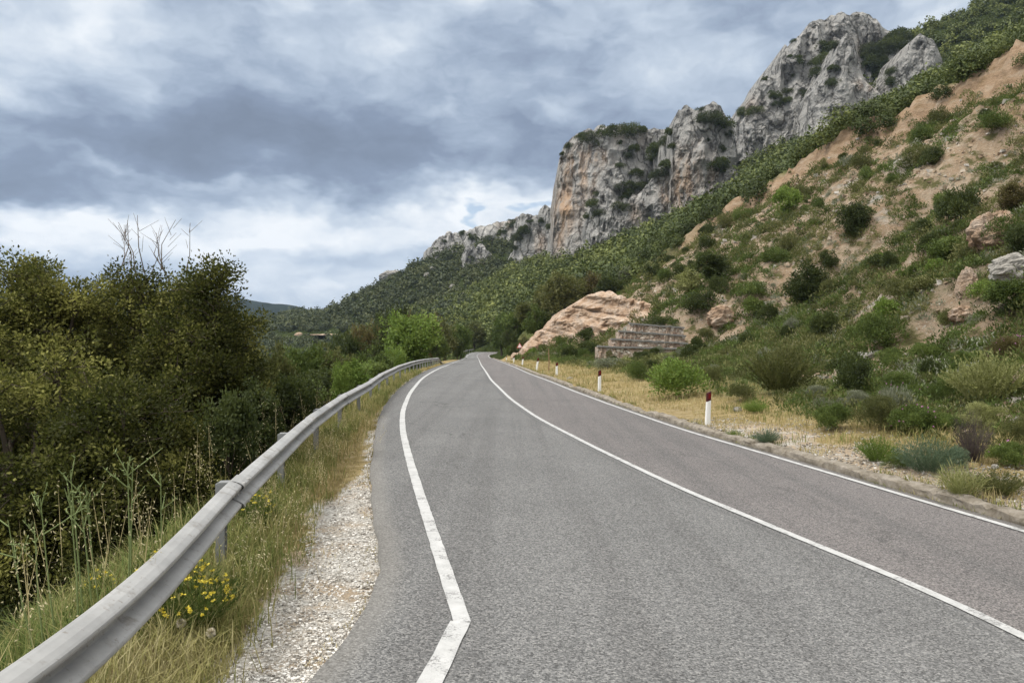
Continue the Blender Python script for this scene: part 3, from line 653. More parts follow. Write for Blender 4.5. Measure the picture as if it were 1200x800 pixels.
def twig_mesh(name, k, seed=0, h=.9, spread=.5, rad=.006):
    r = np.random.default_rng(seed); mb = MB()
    for i in range(k):
        a = r.uniform(0, 2 * np.pi); q = math.sqrt(r.uniform(0, 1)) * spread; tip = np.array([math.cos(a) * q, math.sin(a) * q, h * r.uniform(.5, 1.05) * math.sqrt(1.1 - (q / spread) ** 2 * .6)])
        p = [np.array([tip[0] * .15, tip[1] * .15, 0])]
        for s in (.33, .66, 1): p.append(p[0] + (tip - p[0]) * s + r.normal(size=3) * .035)
        mb.tube(p, [rad, rad * .8, rad * .6, rad * .3], k=3, cap=False)
        for j in range(4):
            s = r.uniform(.35, 1); b0 = p[0] + (tip - p[0]) * s; b1 = b0 + unit(tip + r.normal(size=3) * .6) * r.uniform(.08, .22)
            mb.tube([b0, b1], [rad * .5, rad * .2], k=3, cap=False)
    v, f = mb.arrays(); return quick_mesh(name, v, f, {'rnd': r.uniform(0, 1, len(v))})
def crown_mesh(name, n, k=26, L=.045, W=.028, seed=0, squat=1.0, low=.0, bare=.5):
    """a tree crown of unit width and height, foot at z = 0, made of leaf clumps"""
    r = np.random.default_rng(seed); P_, D_, R_ = [], [], []
    c = rdir(k, r) * (r.uniform(.35, 1, k) ** .6)[:, None] * np.array([.36, .36, .36]) + np.array([0, 0, .5]); c[:, 2] = np.maximum(c[:, 2], low)
    rad = r.uniform(.10, .19, k)
    for i in range(k):
        m = max(5, int(rad[i] ** 2 * 700)); sub = c[i] + rdir(m, r) * rad[i] * (r.uniform(.45, 1.05, m))[:, None]
        per = int(n / k / m) + 1; sr = rad[i] * .42
        q = sub[:, None] + r.normal(size=(m, per, 3)) * sr * .5
        P_.append(q.reshape(-1, 3)); D_.append((unit(q - c[i]) * .7 + r.normal(size=q.shape) * .6 + np.array([0, 0, .15])).reshape(-1, 3))
        R_.append(np.clip(.45 * r.uniform(0, 1, m * per) + .3 * np.repeat(r.uniform(0, 1, m), per) + .25 * r.uniform(), 0, 1))
    P, D, rn = np.concatenate(P_), np.concatenate(D_), np.concatenate(R_); P[:, 2] = np.maximum(P[:, 2] * squat, 0.0)
    s = r.uniform(.7, 1.3, len(P)); v, f = leaf_quads(P, D, L * s, W * s, r)
    return quick_mesh(name, v, f, {'rnd': np.repeat(rn, 4)})
def trunk_mesh(name, h, rad, seed=0, limbs=7, reach=.38, k=7):
    r = np.random.default_rng(seed); mb = MB(); top = np.array([r.normal() * .05, r.normal() * .05, h * .75])
    mb.tube([(0, 0, -.08), (0.01, 0, h * .1), top * .55 + r.normal(size=3) * .015, top], [rad * 1.5, rad, rad * .75, rad * .3], k=k, cap=False)
    for i in range(limbs):
        b = top * r.uniform(.35, .9); a = i * 2.4 + r.uniform(-.4, .4); e = np.array([math.cos(a) * reach * r.uniform(.6, 1), math.sin(a) * reach * r.uniform(.6, 1), min(.92, b[2] + r.uniform(.12, .4))])
        mb.tube([b, b + (e - b) * .5 + r.normal(size=3) * .03, e], [rad * .45, rad * .28, rad * .08], k=5, cap=False)
    v, f = mb.arrays(); return quick_mesh(name, v, f, smooth=True)

LM = {
 'olive':  leaf_mat('olive_foliage', (.040, .045, .016), (.100, .105, .036), (.195, .190, .075)),
 'dark':   leaf_mat('dark_evergreen_foliage', (.014, .021, .008), (.038, .053, .017), (.088, .105, .034)),
 'green':  leaf_mat('mid_green_foliage', (.026, .042, .010), (.075, .110, .026), (.165, .210, .055)),
 'bright': leaf_mat('bright_green_foliage', (.045, .080, .012), (.115, .180, .030), (.235, .310, .075)),
 'grey':   leaf_mat('grey_green_foliage', (.085, .092, .062), (.175, .185, .130), (.300, .310, .235)),
 'blue':   leaf_mat('blue_green_foliage', (.032, .058, .036), (.085, .130, .085), (.175, .225, .150)),
 'pale':   leaf_mat('pale_yellow_green_foliage', (.090, .098, .028), (.225, .235, .085), (.40, .40, .19)),
 'brown':  leaf_mat('brown_olive_foliage', (.035, .028, .012), (.090, .068, .028), (.165, .130, .055)),
 'oak':    leaf_mat('holm_oak_foliage', (.008, .011, .003), (.044, .048, .012), (.37, .355, .10), trans=.22, spec=.10),
 'forest': leaf_mat('hill_maquis_foliage', (.016, .024, .008), (.056, .076, .019), (.185, .205, .054), trans=.12),
 'farwood': leaf_mat('far_maquis_foliage', (.014, .022, .010), (.042, .054, .02), (.105, .115, .042), trans=.08),
}
BARK = simple_mat('grey_brown_bark', (.085, .068, .05), .95, var=.35, scale=9, bump=.02)
TWIG = simple_mat('dead_grey_twigs', (.14, .115, .095), .95, var=.3, scale=12)
DARKTWIG = simple_mat('dark_dead_twigs', (.075, .058, .055), .95, var=.35, scale=9)
# shared meshes, unit width
MESH = {}
for s in (0, 1, 2):
    MESH['round', s] = bush_mesh('round_shrub', 3600, 20, .66, .12, .22, .050, .020, seed=100 + s)
    MESH['broad', s] = bush_mesh('leafy_shrub', 2600, 16, .80, .13, .24, .062, .036, seed=110 + s)
    MESH['cushion', s] = bush_mesh('cushion_plant', 2400, 9, .44, .16, .26, .070, .012, upright=.7, hollow=.4, seed=120 + s)
    MESH['crown', s] = crown_mesh('small_crown', 7000, seed=130 + s)
MESH['near_round', 0] = bush_mesh('round_shrub', 15000, 34, .62, .09, .19, .030, .0085, upright=.5, seed=140)
MESH['near_round', 1] = bush_mesh('round_shrub', 15000, 30, .70, .09, .20, .028, .009, upright=.5, seed=141)
MESH['near_broad', 0] = bush_mesh('leafy_shrub', 11000, 30, .62, .09, .20, .036, .016, upright=.35, seed=142)
MESH['near_spray', 0] = spray_mesh('spiky_shrub', 420, 26, .75, .5, .055, .008, seed=143)
MESH['broom', 0] = spray_mesh('broom_shrub', 260, 46, .85, .52, .050, .013, seed=144, droop=.4)
MESH['tuft', 0] = spray_mesh('grass_tuft', 260, 5, .8, .5, .34, .012, seed=145, start=.02)
MESH['twig', 0] = twig_mesh('bare_twigs', 190, 146, .95, .5, .004)
def plant(name, kind, variant, mat, loc, width, tall=1.0, rz=None, parent=None):
    me = MESH[kind, variant]; o = bpy.data.objects.new(name, me)
    if len(me.materials) == 0: me.materials.append(None)
    o.material_slots[0].link = 'OBJECT'
    o.material_slots[0].material = mat
    o.location = loc; o.scale = (width, width, width * tall); o.rotation_euler = (0, 0, rng.uniform(0, 6.28) if rz is None else rz)
    return link(o, parent)

# ------------------------------------------------------------------ maquis covering the hills: nobody could count it
road_cut = [hit(px, 391, 200) for px in (304, 330, 350, 370, 390, 408)]
CUTY = np.interp(np.arange(0, 1300), (304, 330, 350, 370, 390, 408), [h[1] for h in road_cut])
def wood(name, y0, y1, cell, rmin, rmax, quads, q, mat, seed, test, label):
    r = np.random.default_rng(seed)
    xs = np.arange(-700, 900, cell); ys = np.arange(y0, y1, cell); X, Y = np.meshgrid(xs, ys)
    X = (X + r.uniform(-.5, .5, X.shape) * cell).ravel(); Y = (Y + r.uniform(-.5, .5, Y.shape) * cell).ravel()
    px = 600 + X / Y * F; ok = (px > -70) & (px < 1300) & test(X, Y, px, r)
    X, Y = X[ok], Y[ok]; Z = H(X, Y); n = len(X)
    big = fbm(X / 18, Y / 18, seed=seed + 3)
    rad = (rmin + (rmax - rmin) * r.uniform(0, 1, n) ** 1.6) * (1 + .35 * big)
    d = rdir(n * quads, r).reshape(n, quads, 3); d[..., 2] = np.abs(d[..., 2]) * np.where(r.uniform(0, 1, (n, quads)) < .85, 1, -.4)
    ph = r.uniform(0, 60, n)[:, None]
    lum = .70 + .46 * vn(d[..., 0] * 2.1 + ph, d[..., 1] * 2.1 - ph, d[..., 2] * 2.1, seed + 5) + .16 * r.normal(size=(n, quads))
    hr = r.uniform(.85, 1.35, n)
    P = np.stack([X, Y, Z + rad * .35 * hr], 1)[:, None] + d * (rad[:, None] * lum)[..., None] * np.stack([np.ones(n), np.ones(n), hr], 1)[:, None]
    D = np.cross(d, rdir(n * quads, r).reshape(n, quads, 3)) + d * .45 + r.normal(size=(n, quads, 3)) * .2
    sz = np.repeat(rad * q, quads) * r.uniform(.6, 1.35, n * quads)
    v, f = leaf_quads((P - D * (rad * q * .5)[:, None, None]).reshape(-1, 3), D.reshape(-1, 3), sz * 1.3, sz, r, fold=.12, face=(d + r.normal(size=d.shape) * .42 + np.array([0, 0, .25])).reshape(-1, 3))
    tone = np.clip(.5 + .55 * fbm(X / 9, Y / 9, seed=seed + 8) + r.uniform(-.38, .38, n), 0, 1)
    rnd = np.clip(.62 * np.repeat(tone, quads) + .38 * r.uniform(0, 1, n * quads), 0, 1)
    o = mobj(name, quick_mesh(name, v, f, {'rnd': np.repeat(rnd, 4)}), mat)
    print(name, n, 'crowns', len(f), 'faces')
    return tag(o, label, None, None, 'stuff')
def keep_right(X, Y, px, r):
    a = (X > bound_x(Y) + -.2 + bj(Y)) & (Y < 100)
    bb = (Y >= 100) & (X > xr(np.minimum(Y, 214)) + 5) & (px > 500)
    cut = (Y >= 92) & (Y < 104) & (X < 11) & (X > 2)
    return (a | bb) & ~cut
wood('maquis', 34, 80, 1.8, .7, 1.75, 850, .11, LM['forest'], 201, lambda X, Y, px, r: keep_right(X, Y, px, r) & (X < bound_x(Y) + 16), 'evergreen scrub along the top of the bare slope')
wood('maquis', 80, 150, 2.6, .9, 2.4, 560, .13, LM['forest'], 202, lambda X, Y, px, r: keep_right(X, Y, px, r) & ((400 - 900 * (H(X, Y) - 1.65) / Y) > -60), 'evergreen scrub covering the hillside above the road')
wood('maquis', 150, 270, 3.7, 1.4, 4.0, 330, .17, LM['forest'], 203, lambda X, Y, px, r: (px > 470) & ((Y > 214) | (np.abs(X - (xl(np.minimum(Y, 214)) + 3)) > 8)) & ((400 - 900 * (H(X, Y) - 1.65) / Y) > -30), 'olive green scrub on the hill below the cliffs')
wood('maquis', 270, 440, 4.7, 1.6, 4.2, 200, .22, LM['forest'], 204, lambda X, Y, px, r: (px > 330) & (px < 1230) & ((400 - 900 * (H(X, Y) - 1.65) / Y) > -20), 'dark scrub at the foot of the cliffs')
wood('far_maquis', 440, 690, 5.8, 2.0, 4.8, 120, .28, LM['farwood'], 205, lambda X, Y, px, r: (px > 120) & (px < 660) & ~((px > 298) & (px < 411) & (Y > CUTY[np.clip(px, 0, 1299).astype(int)] - 30) & (Y < CUTY[np.clip(px, 0, 1299).astype(int)] + 5)), 'dark wooded flank of the far hill')
wood('far_maquis', 100, 440, 5.0, 1.8, 3.6, 70, .36, LM['farwood'], 206, lambda X, Y, px, r: (px < 560) & (X < xl(np.minimum(Y, 214)) - 9) & ((400 - 900 * (H(X, Y) + 4 - 1.65) / Y) < 445) & ~((px > 298) & (px < 411) & (Y > CUTY[np.clip(px, 0, 1299).astype(int)] - 55)), 'dark woods in the valley beyond the guard rail')
# ------------------------------------------------------------------ guard rail on the valley side
m, t, b = material('weathered_galvanised_steel')
P = t.coord()
c = t.ramp(t.noise(P, 1.6, 6, .7), [(.3, (.27, .268, .262)), (.55, (.37, .368, .36)), (.8, (.46, .458, .45))])
c = t.mix(t.math('MULTIPLY', t.ss(.54, .68, t.noise(t.vscale(P, (1, 1, .35)), 6, 6, .72)), .62), c, (.17, .15, .125))
c = t.mix(t.math('MULTIPLY', t.ss(.60, .70, t.noise(P, 30, 4, .7)), .6), c, (.16, .13, .10))
t.put(b.inputs['Base Color'], c); b.inputs['Roughness'].default_value = .55; b.inputs['Metallic'].default_value = .15; b.inputs['Specular IOR Level'].default_value = .35
STEEL = m
DULL_STEEL = simple_mat('dull_grey_steel', (.235, .24, .24), .6, .2, .2, 7)
def path_fn(px_, py_):
    d = np.r_[0, np.cumsum(np.hypot(np.diff(px_), np.diff(py_)))]
    return d, (lambda s: np.stack([np.interp(s, d, px_), np.interp(s, d, py_)], -1))
WB = np.array([(-.012, .000), (.000, .004), (.045, .022), (.083, .050), (.083, .078), (.045, .104), (.0, .130), (-.004, .155), (.0, .180), (.045, .206), (.083, .232), (.083, .260), (.045, .288), (0.0, .306), (-.012, .310)])
_q = np.arange(len(WB)); _f = np.linspace(0, len(WB) - 1, 43)
_wb = np.stack([np.interp(_f, _q, WB[:, 0]), np.interp(_f, _q, WB[:, 1])], 1); _k = np.array([.0, .2, .6, .2, .0])
WB = np.stack([np.convolve(np.pad(_wb[:, 0], 2, mode='edge'), _k, 'valid'), _wb[:, 1]], 1)
BH = .70
def rail_beam(s0, s1, fn, ztop, side, lift=0.0):
    s = np.arange(s0, s1 + .001, .1); p = fn(s); tn = np.gradient(p, axis=0); tn /= np.linalg.norm(tn, axis=1)[:, None]
    nn = np.stack([tn[:, 1], -tn[:, 0]], 1) * side; zt = ztop(p[:, 0], p[:, 1], s)
    prof = np.array([(q[0] * .80 + lift, q[1]) for q in WB])
    front = np.stack([np.concatenate([p + nn * q[0], (zt - .31 * BH + q[1] * BH + 0 * s)[:, None]], 1) for q in prof], 1)
    bk = np.stack([np.concatenate([p + nn * (q[0] - .005), (zt - .31 * BH + q[1] * BH + 0 * s)[:, None]], 1) for q in prof[::-1]], 1)
    v = np.concatenate([front, bk], 1); v = np.concatenate([v, v[:, :1]], 1)
    return v.reshape(-1, 3), grid_faces(len(s), v.shape[1])
def build_rail(label, RXs, RYs, ztop, side, length, spacing, s_start=0.0, first=None):
    d, fn = path_fn(RXs, RYs); p0 = fn(s_start)
    root = empty('guard_rail', (0, 0, 0)); tag(root, label, 'guard rail')
    s = s_start; k = 0
    while s < length:
        e = min(s + 4.15, length)
        mb = MB(); mb.add(*rail_beam(s - .16, e + .16, fn, ztop, side, lift=(.013 if k % 2 else 0.0)))
        # lap bolts at each joint are part of the beam
        for ds in (-.10, .06):
            for zz in (.045, .27, .155):
                q = fn(e + ds); tq = fn(e + ds + .05) - q; tq /= np.linalg.norm(tq); nq = np.array([tq[1], -tq[0]]) * side
                zt = float(ztop(q[0], q[1], e)) + (zz - .31) * BH; off = .05 if zz != .155 else .004
                a = np.r_[q + nq * off, zt]; mb.tube([a, a + np.r_[nq * .03, 0]], [.014, .011], 6)
        mb.build('rail_beam', STEEL, root, smooth=False)
        s = e; k += 1
    s = s_start + .45 if first is None else first
    while s < length - .1:
        q = fn(s); tq = fn(s + .1) - q; an = math.atan2(tq[1], tq[0]); nq = np.array([-tq[1], tq[0]]) / np.linalg.norm(tq) * side
        zt = float(ztop(q[0], q[1], s)); c = q + nq * .14; zb = ground(*c) - .3
        mb = MB(); h = zt - .05 - zb
        mb.box((c[0], c[1], zb + h / 2), (.08, .006, h), an); 
        for sgn in (-1, 1):
            o = np.array([math.cos(an), math.sin(an)]) * .04 * sgn; n2 = nq * .03
            mb.box((c[0] + o[0] - n2[0], c[1] + o[1] - n2[1], zb + h / 2), (.006, .062, h), an)
        po = mb.build('post', DULL_STEEL, root)
        mb = MB(); c2 = q + nq * .07; mb.box((c2[0], c2[1], zt - .12), (.08, .11, .17), an); mb.build('spacer_block', DULL_STEEL, po, bevel=.006)
        s += spacing
    return root
dR, fR = path_fn(RX, RY)
LEN = float(np.interp(74, RY, dR))
def ztop_near(x, y, s):
    return zroad(x, y) + .60 - .06 * sm(1.0, 3.0, y) * 0 - .52 * sm(LEN - 9, LEN - .5, s)
S0 = float(np.interp(1.35, RY, dR))
def s_at_px(px):
    pp = (RX - .16) / np.maximum(RY, .5) * F + 600; ok = RY > 2; i = np.argmin(np.abs(pp[ok] - px)); return float(dR[ok][i])
SP1 = s_at_px(252); SPC = max(1.6, s_at_px(323) - SP1)
print('post spacing', SPC)
build_rail('long weathered steel guard rail running beside the gravel verge on the valley side', RX, RY, ztop_near, 1, LEN, SPC, S0, SP1)
fy = np.arange(188, 216.9, .25); fx = xl(fy) - .9
build_rail('short stretch of guard rail round the distant road bend', fx, fy, lambda x, y, s: zroad(x, y) + .78, 1, 27, 4.0)

# ------------------------------------------------------------------ roadside marker posts
WHITE = simple_mat('white_marker_plastic', (.74, .74, .72), .5, var=.05, scale=12)
DARKBAND = simple_mat('dark_red_band', (.06, .010, .010), .45, var=.25, scale=20)
REFL = simple_mat('red_reflector', (.13, .008, .010), .25, var=.1, scale=40, spec=.5)
posts = [(829, 498, .70, 0), (702.5, 458.5, .72, 0), (652.5, 439.5, .62, 1), (628.5, 434.5, .78, 0), (612, 428.5, .7, 0), (602, 425.5, .7, 0), (593.5, 423.3, .7, 0)]
post_labels = ['white marker post with dark red band standing in dry grass close behind the kerb',
 'second white marker post along the kerb, with dark top band, beyond the closest one',
 'short white marker post half hidden by a green bush beyond the second one',
 'white marker post leaning at the foot of the pink rock outcrop',
 'small distant white marker post in front of the pink rock, just past the leaning post',
 'small distant white marker post, last but one before the road bend',
 'tiny farthest white marker post at the far end of the kerb line']
proto = None
for (px, row, h, short), lab in zip(posts, post_labels):
    x, y, z = hit(px, row, 6)
    if proto is None:
        proto = root = empty('marker_post', (0, 0, 0))
        def slab(z0, z1, mat, name, par, grow=0.0):
            n = 10; v = []; w0, d0 = .052, .030
            for zz in (z0, z1):
                k = 1 - .14 * zz / .7
                for j in range(n):
                    a = 2 * math.pi * j / n; rr = 1.0 if math.sin(a) < 0.3 else .75
                    ex = math.copysign(abs(math.cos(a)) ** .6, math.cos(a)); ey = math.copysign(abs(math.sin(a)) ** .6, math.sin(a))
                    slant = .022 * ex if zz != 0 and (zz > .3) else 0
                    v.append(((w0 + grow) * k * ex, (d0 + grow) * k * ey * rr, zz + slant))
            f = [(j, (j + 1) % n, n + (j + 1) % n, n + j) for j in range(n)]
            f += [(n, n + 1, n + 2, n + 9), (n + 2, n + 3, n + 8, n + 9), (n + 3, n + 4, n + 7, n + 8), (n + 4, n + 5, n + 6, n + 7), (9, 2, 1, 0), (9, 8, 3, 2), (8, 7, 4, 3), (7, 6, 5, 4)]
            return mobj(name, quick_mesh(name, v, f, smooth=False), mat, par)
        body = slab(-.12, .50, WHITE, 'post_body', root); band = slab(.501, .68, DARKBAND, 'top_band', root, .001)
        mb = MB(); mb.box((.004, -.033, .60), (.05, .008, .10)); mb.build('reflector', REFL, band, bevel=.003)
        o = root
    else:
        o = proto.copy(); COL.objects.link(o)
        for ch in list(proto.children):
            c = ch.copy(); COL.objects.link(c); c.parent = o
            for g in ch.children:
                d = g.copy(); COL.objects.link(d); d.parent = c
    o.location = (x, y, ground(x, y)); k = h / .7; o.scale = (1.15, 1.15, k); o.rotation_euler = (rng.normal() * .03, rng.normal() * .03 + (.12 if 'leaning' in lab else .04), .25)
    tag(o, lab, 'marker post', 'marker posts along the kerb')
# triangular warning sign seen small in front of the rock at the bend
sx, sy = (609 - 600) / F * 96, 96.0
root = empty('warning_sign', (sx, sy, ground(sx, sy))); tag(root, 'small distant triangular road sign with a red border before the pink rock', 'road sign')
mb = MB(); mb.tube([(0, 0, -.2), (0, 0, 2.1)], .03, 6); mb.build('pole', DULL_STEEL, root)
def tri(r_, y0, y1, z):
    v = [(r_ * math.cos(R(a)), yy, z + r_ * math.sin(R(a))) for yy in (y0, y1) for a in (90, 210, 330)]
    return v, [(0, 1, 2, 2), (5, 4, 3, 3), (0, 3, 4, 1), (1, 4, 5, 2), (2, 5, 3, 0)]
mb = MB(); mb.add(*tri(.44, -.055, -.035, 1.75)); pn = mb.build('sign_panel', simple_mat('red_sign_border', (.42, .10, .10), .5), root)
mb = MB(); mb.add(*tri(.30, -.062, -.056, 1.75)); mb.build('white_field', simple_mat('faded_white_sign', (.66, .62, .62), .5), pn)
# thin weathered stake
x, y, z = hit(643, 436, 8); mb = MB(); mb.tube([(0, 0, -.1), (.02, 0, .6), (.0, .01, 1.25)], [.03, .026, .02], 6)
o = tag(mb.build('stake', simple_mat('weathered_wood', (.24, .15, .09), .9, var=.3, scale=20)), 'thin brown stake standing in the grass before the pink rock', 'stake'); o.location = (x, y, z)

# ------------------------------------------------------------------ terraced stone retaining wall
m, t, b = material('rubble_stone')
P = t.coord()
c1 = t.voro(t.vscale(P, (1, 1, 1.5)), 4.6, out='Color'); sp = t.n.new('ShaderNodeSeparateColor'); t.put(sp.inputs[0], c1)
ed = t.voro(t.vscale(P, (1, 1, 1.5)), 4.6, 'DISTANCE_TO_EDGE')
c = t.ramp(sp.outputs[0], [(0, (.25, .17, .125)), (.35, (.39, .295, .225)), (.7, (.48, .39, .315)), (1, (.62, .56, .49))])
c = t.mix(t.ss(.055, .02, ed), c, (.20, .16, .125))
t.put(b.inputs['Base Color'], c); b.inputs['Roughness'].default_value = .95
t.put(b.inputs['Normal'], t.bump(t.math('MINIMUM', ed, .1), .5, 1)); RUBBLE = m
COPING = simple_mat('grey_stone_coping', (.20, .195, .185), .9, var=.3, scale=5, bump=.02)
WD = 52.0
wl_ = lambda px, row, d: np.array([(px - 600) / F * d, d, CAM_Z + (400 - row) / F * d])
root = empty('retaining_wall', tuple(wl_(752, 411, WD))); tag(root, 'low stepped stone wall of four terraces with grey copings on the slope', 'retaining wall')
rt = np.array(root.location)
tiers = [(701, 405.5, 806, 408.5, 14, WD), (717, 396.8, 805, 402, 10.2, WD + .35), (726, 387.5, 803, 393, 10.4, WD + .70), (739, 378.8, 801, 383.5, 10.4, WD + 1.05)]
for (pa, ra, pb, rb, dr, d) in tiers:
    a, b_ = wl_(pa, ra, d), wl_(pb, rb, d); hgt = dr / F * d; mb = MB(); cp = MB()
    n = 36; xs = np.linspace(0, 1, n); top = a + (b_ - a) * xs[:, None]; jit = lambda s: .035 * np.random.default_rng(s).normal(size=n)
    F0 = top + np.array([0, 0, -.07]); F1 = top - np.array([0, 0, hgt + .10])
    F0[:, 1] += jit(1); F1[:, 1] += jit(2) - .05; Fm = (F0 + F1) / 2; Fm[:, 1] += jit(3)
    back = np.array([0, 2.0, 0])
    V = np.stack([F1, Fm, F0, F0 + back, F1 + back], 0) - rt
    mb.add(V.reshape(-1, 3), grid_faces(5, n))
    for e in (0, n - 1): mb.add(V[:, e], [(0, 1, 2, 3), (0, 3, 4, 4)])
    o = mb.build('terrace', RUBBLE, root)
    wd = np.linalg.norm(b_ - a); mid = (a + b_) / 2 - rt; ang = math.atan2(b_[2] - a[2], b_[0] - a[0])
    cv = []; nn = 24
    for q in np.linspace(-.5, .5, nn):
        base = mid + np.array([q * (wd + .1), 0, q * (wd + .1) * math.tan(ang)]); jz = rng.normal() * .012
        cv.append([base + np.array([0, yy, zz + jz]) for yy, zz in ((-.10, -.07), (-.10, .035), (.42, .045), (.42, -.07), (-.10, -.07))])
    cp.add(np.array(cv).reshape(-1, 3), grid_faces(nn, 5)); cp.add(np.array(cv[0]), [(0, 1, 2, 3)]); cp.add(np.array(cv[-1]), [(3, 2, 1, 0)])
    cp.build('coping', COPING, o)

# ------------------------------------------------------------------ valley-side trees
def hero_oak(label, cx, cy, ztop, rx, ry, zlow, seed, limbs=42, tufts=15, per=84, dead=0, leaf=.044):
    r = np.random.default_rng(seed); gz = ground(cx, cy); root = empty('oak_tree', (cx, cy, gz)); tag(root, label, 'tree', 'holm oaks beyond the guard rail')
    zt = ztop - gz; zl = zlow - gz; cz = (zt + zl) / 2; rz = (zt - zl) / 2
    mb = MB(); mb.tube([(0, 0, -.3), (.05, .02, cz * .35), (-.03, .04, cz * .8), (.02, 0, cz + rz * .3)], [.13, .10, .075, .04], 8, False)
    ends = rdir(limbs, r) * (r.uniform(.3, 1, limbs) ** .34)[:, None]
    ends = ends * np.array([rx, ry, rz]) * .88 + np.array([0, 0, cz]); ends[:, 2] += .12 * rz * r.normal(size=limbs)
    Pl, Dl, Rl = [], [], []
    tb = MB()
    for e in ends:
        st = np.array([0, 0, r.uniform(.25, .9) * cz]); mid = (st + e) / 2 + r.normal(size=3) * .12
        mb.tube([st, mid, e], [.055, .035, .014], 5, False)
        tone = r.uniform()
        for j in range(tufts):
            c = e + rdir(1, r)[0] * np.array([.46, .46, .36]) * r.uniform(.15, 1.0)
            mb.tube([e + (st - e) * r.uniform(0, .12), (e + c) / 2 + r.normal(size=3) * .03, c], [.010, .007, .004], 3, False)
            q = c + r.normal(size=(per, 3)) * r.uniform(.045, .085)
            Pl.append(q); Dl.append(unit(q - c) + rdir(per, r) * .6 + np.array([0, 0, .25])); Rl.append(np.clip(.28 * r.uniform(0, 1, per) + .50 * r.uniform() + .22 * tone, 0, 1))
    P, D, rn = np.concatenate(Pl), np.concatenate(Dl), np.concatenate(Rl); s = r.uniform(.65, 1.3, len(P))
    v, f = leaf_quads(P, D, leaf * s, leaf * .62 * s, r)
    mb.build('trunk', BARK, root, smooth=True)
    mobj('crown', quick_mesh('crown', v, f, {'rnd': np.repeat(rn, 4)}), LM['oak'], root)
    if dead:
        mb = MB()
        for i in range(dead):
            b0 = np.array([r.uniform(-.5, .5) * rx, r.uniform(-.3, .3) * ry, zt - .45 * r.uniform(.1, .9)]); tip = b0 + np.array([r.normal() * .18, r.normal() * .1, r.uniform(.5, .85)])
            mid = (b0 + tip) / 2 + r.normal(size=3) * .06; mb.tube([b0, mid, tip], [.009, .007, .003], 4, False)
            for j in range(4):
                a = b0 + (tip - b0) * r.uniform(.35, .95); mb.tube([a, a + np.array([r.normal() * .13, r.normal() * .08, r.uniform(.08, .28)])], [.004, .002], 3, False)
        mb.build('dead_branch', TWIG, root)
    return root
def ztop_at(row, d): return CAM_Z + (400 - row) / F * d
def oak_px(label, px, row, d, wpx, lowrow, seed, **k):
    rx = wpx / 2 / F * d; return hero_oak(label, (px - 600) / F * d, d, ztop_at(row, d), rx, max(.9, min(rx * .95, 1.6)), ztop_at(lowrow, d), seed, **k)
oak_px('dark oak with a tall ragged top standing apart at the valley edge', 52, 282, 10.5, 120, 640, 301, limbs=66, dead=0)
oak_px('oak standing back in the gap between the ragged oak and the one with dead twigs', 112, 336, 12.5, 130, 600, 308, limbs=50)
oak_px('broad olive brown oak with bare dead twigs sticking out of its crown', 176, 308, 11.5, 150, 660, 302, limbs=74, dead=11)
oak_px('rounded oak with yellowish leaf tips, next to the paler trees', 240, 316, 10.2, 108, 620, 303, limbs=62)
oak_px('low spreading oak filling the gap in front of the tall ragged oak', 40, 420, 8.2, 240, 720, 304, limbs=56)
oak_px('low dark oak in front of the broad oak with dead twigs', 150, 455, 8.0, 170, 690, 305, limbs=44)
oak_px('oak at the picture edge with crown cut off', -60, 350, 9.0, 170, 700, 306, limbs=40)
oak_px('small dark oak low down the bank under the yellowish one', 225, 500, 9.0, 130, 660, 307, limbs=36)

def tree(name, label, cat, x, y, width, height, mat, seed, group=None, z=None, trunk=True, tall=1.0):
    gz = ground(x, y) if z is None else z
    root = empty(name, (x, y, gz)); tag(root, label, cat, group)
    o = plant('crown', 'crown', seed % 3, mat, (0, 0, height * .04), width, height / width * 1.0, parent=root)
    if trunk:
        key = ('trunk', seed % 3)
        if key not in MESH: MESH[key] = trunk_mesh('trunk', .9, .035, 400 + seed % 3)
        q = plant('trunk', 'trunk', seed % 3, BARK, (0, 0, -.2), width, height / width, parent=root)
    return root
def tree_px(name, label, px, row, d, wpx, mat, seed, cat='tree', group=None, extra=0.0, minh=1.2):
    x = (px - 600) / F * d; gz = ground(x, d); zt = ztop_at(row, d); h = max(minh, zt - gz)
    return tree(name, label, cat, x, d, wpx / F * d, h, LM[mat], seed, group)
G_ = 'trees and bushes on the bank beyond the guard rail'
valley = [
 (322, 402, 15, 70, 'olive', 'loose olive tree right beside the yellowish oak'), (352, 398, 19, 80, 'green', 'green leafy tree in the dip beyond the guard rail'),
 (392, 408, 24, 64, 'olive', 'olive green tree on the bank between two greener ones'), (300, 450, 12, 110, 'dark', 'dark leafy bush filling the hollow beside the oaks'),
 (345, 440, 15, 84, 'green', 'mid green bush low on the bank under the leafy tree'), (380, 442, 18, 70, 'dark', 'dark bush behind the middle of the guard rail'),
 (418, 430, 24, 56, 'bright', 'bright green bush just over the guard rail'), (436, 424, 31, 50, 'green', 'green bush where the guard rail begins to curve'),
 (400, 462, 16.2, 34, 'bright', 'small fresh green bush touching the guard rail'), (300, 500, 9.5, 90, 'dark', 'dark shrub at the foot of the bank behind the rail posts'),
 (348, 480, 12.0, 70, 'dark', 'shaded shrub directly behind the guard rail'), (270, 540, 8.4, 80, 'dark', 'dark shrub under the small oak behind the rail'),
 (450, 412, 42, 44, 'green', 'green shrub in front of the dark evergreen trees'), (462, 406, 52, 34, 'bright', 'light green shrub left of the round green tree'),
 (338, 412, 27, 80, 'green', 'tall green tree farther down the bank'), (378, 402, 33, 70, 'olive', 'olive tree farther along the bank'),
 (410, 410, 38, 60, 'green', 'dense green tree farther along the bank'), (300, 415, 22, 80, 'dark', 'dark tree behind the loose olive tree')]
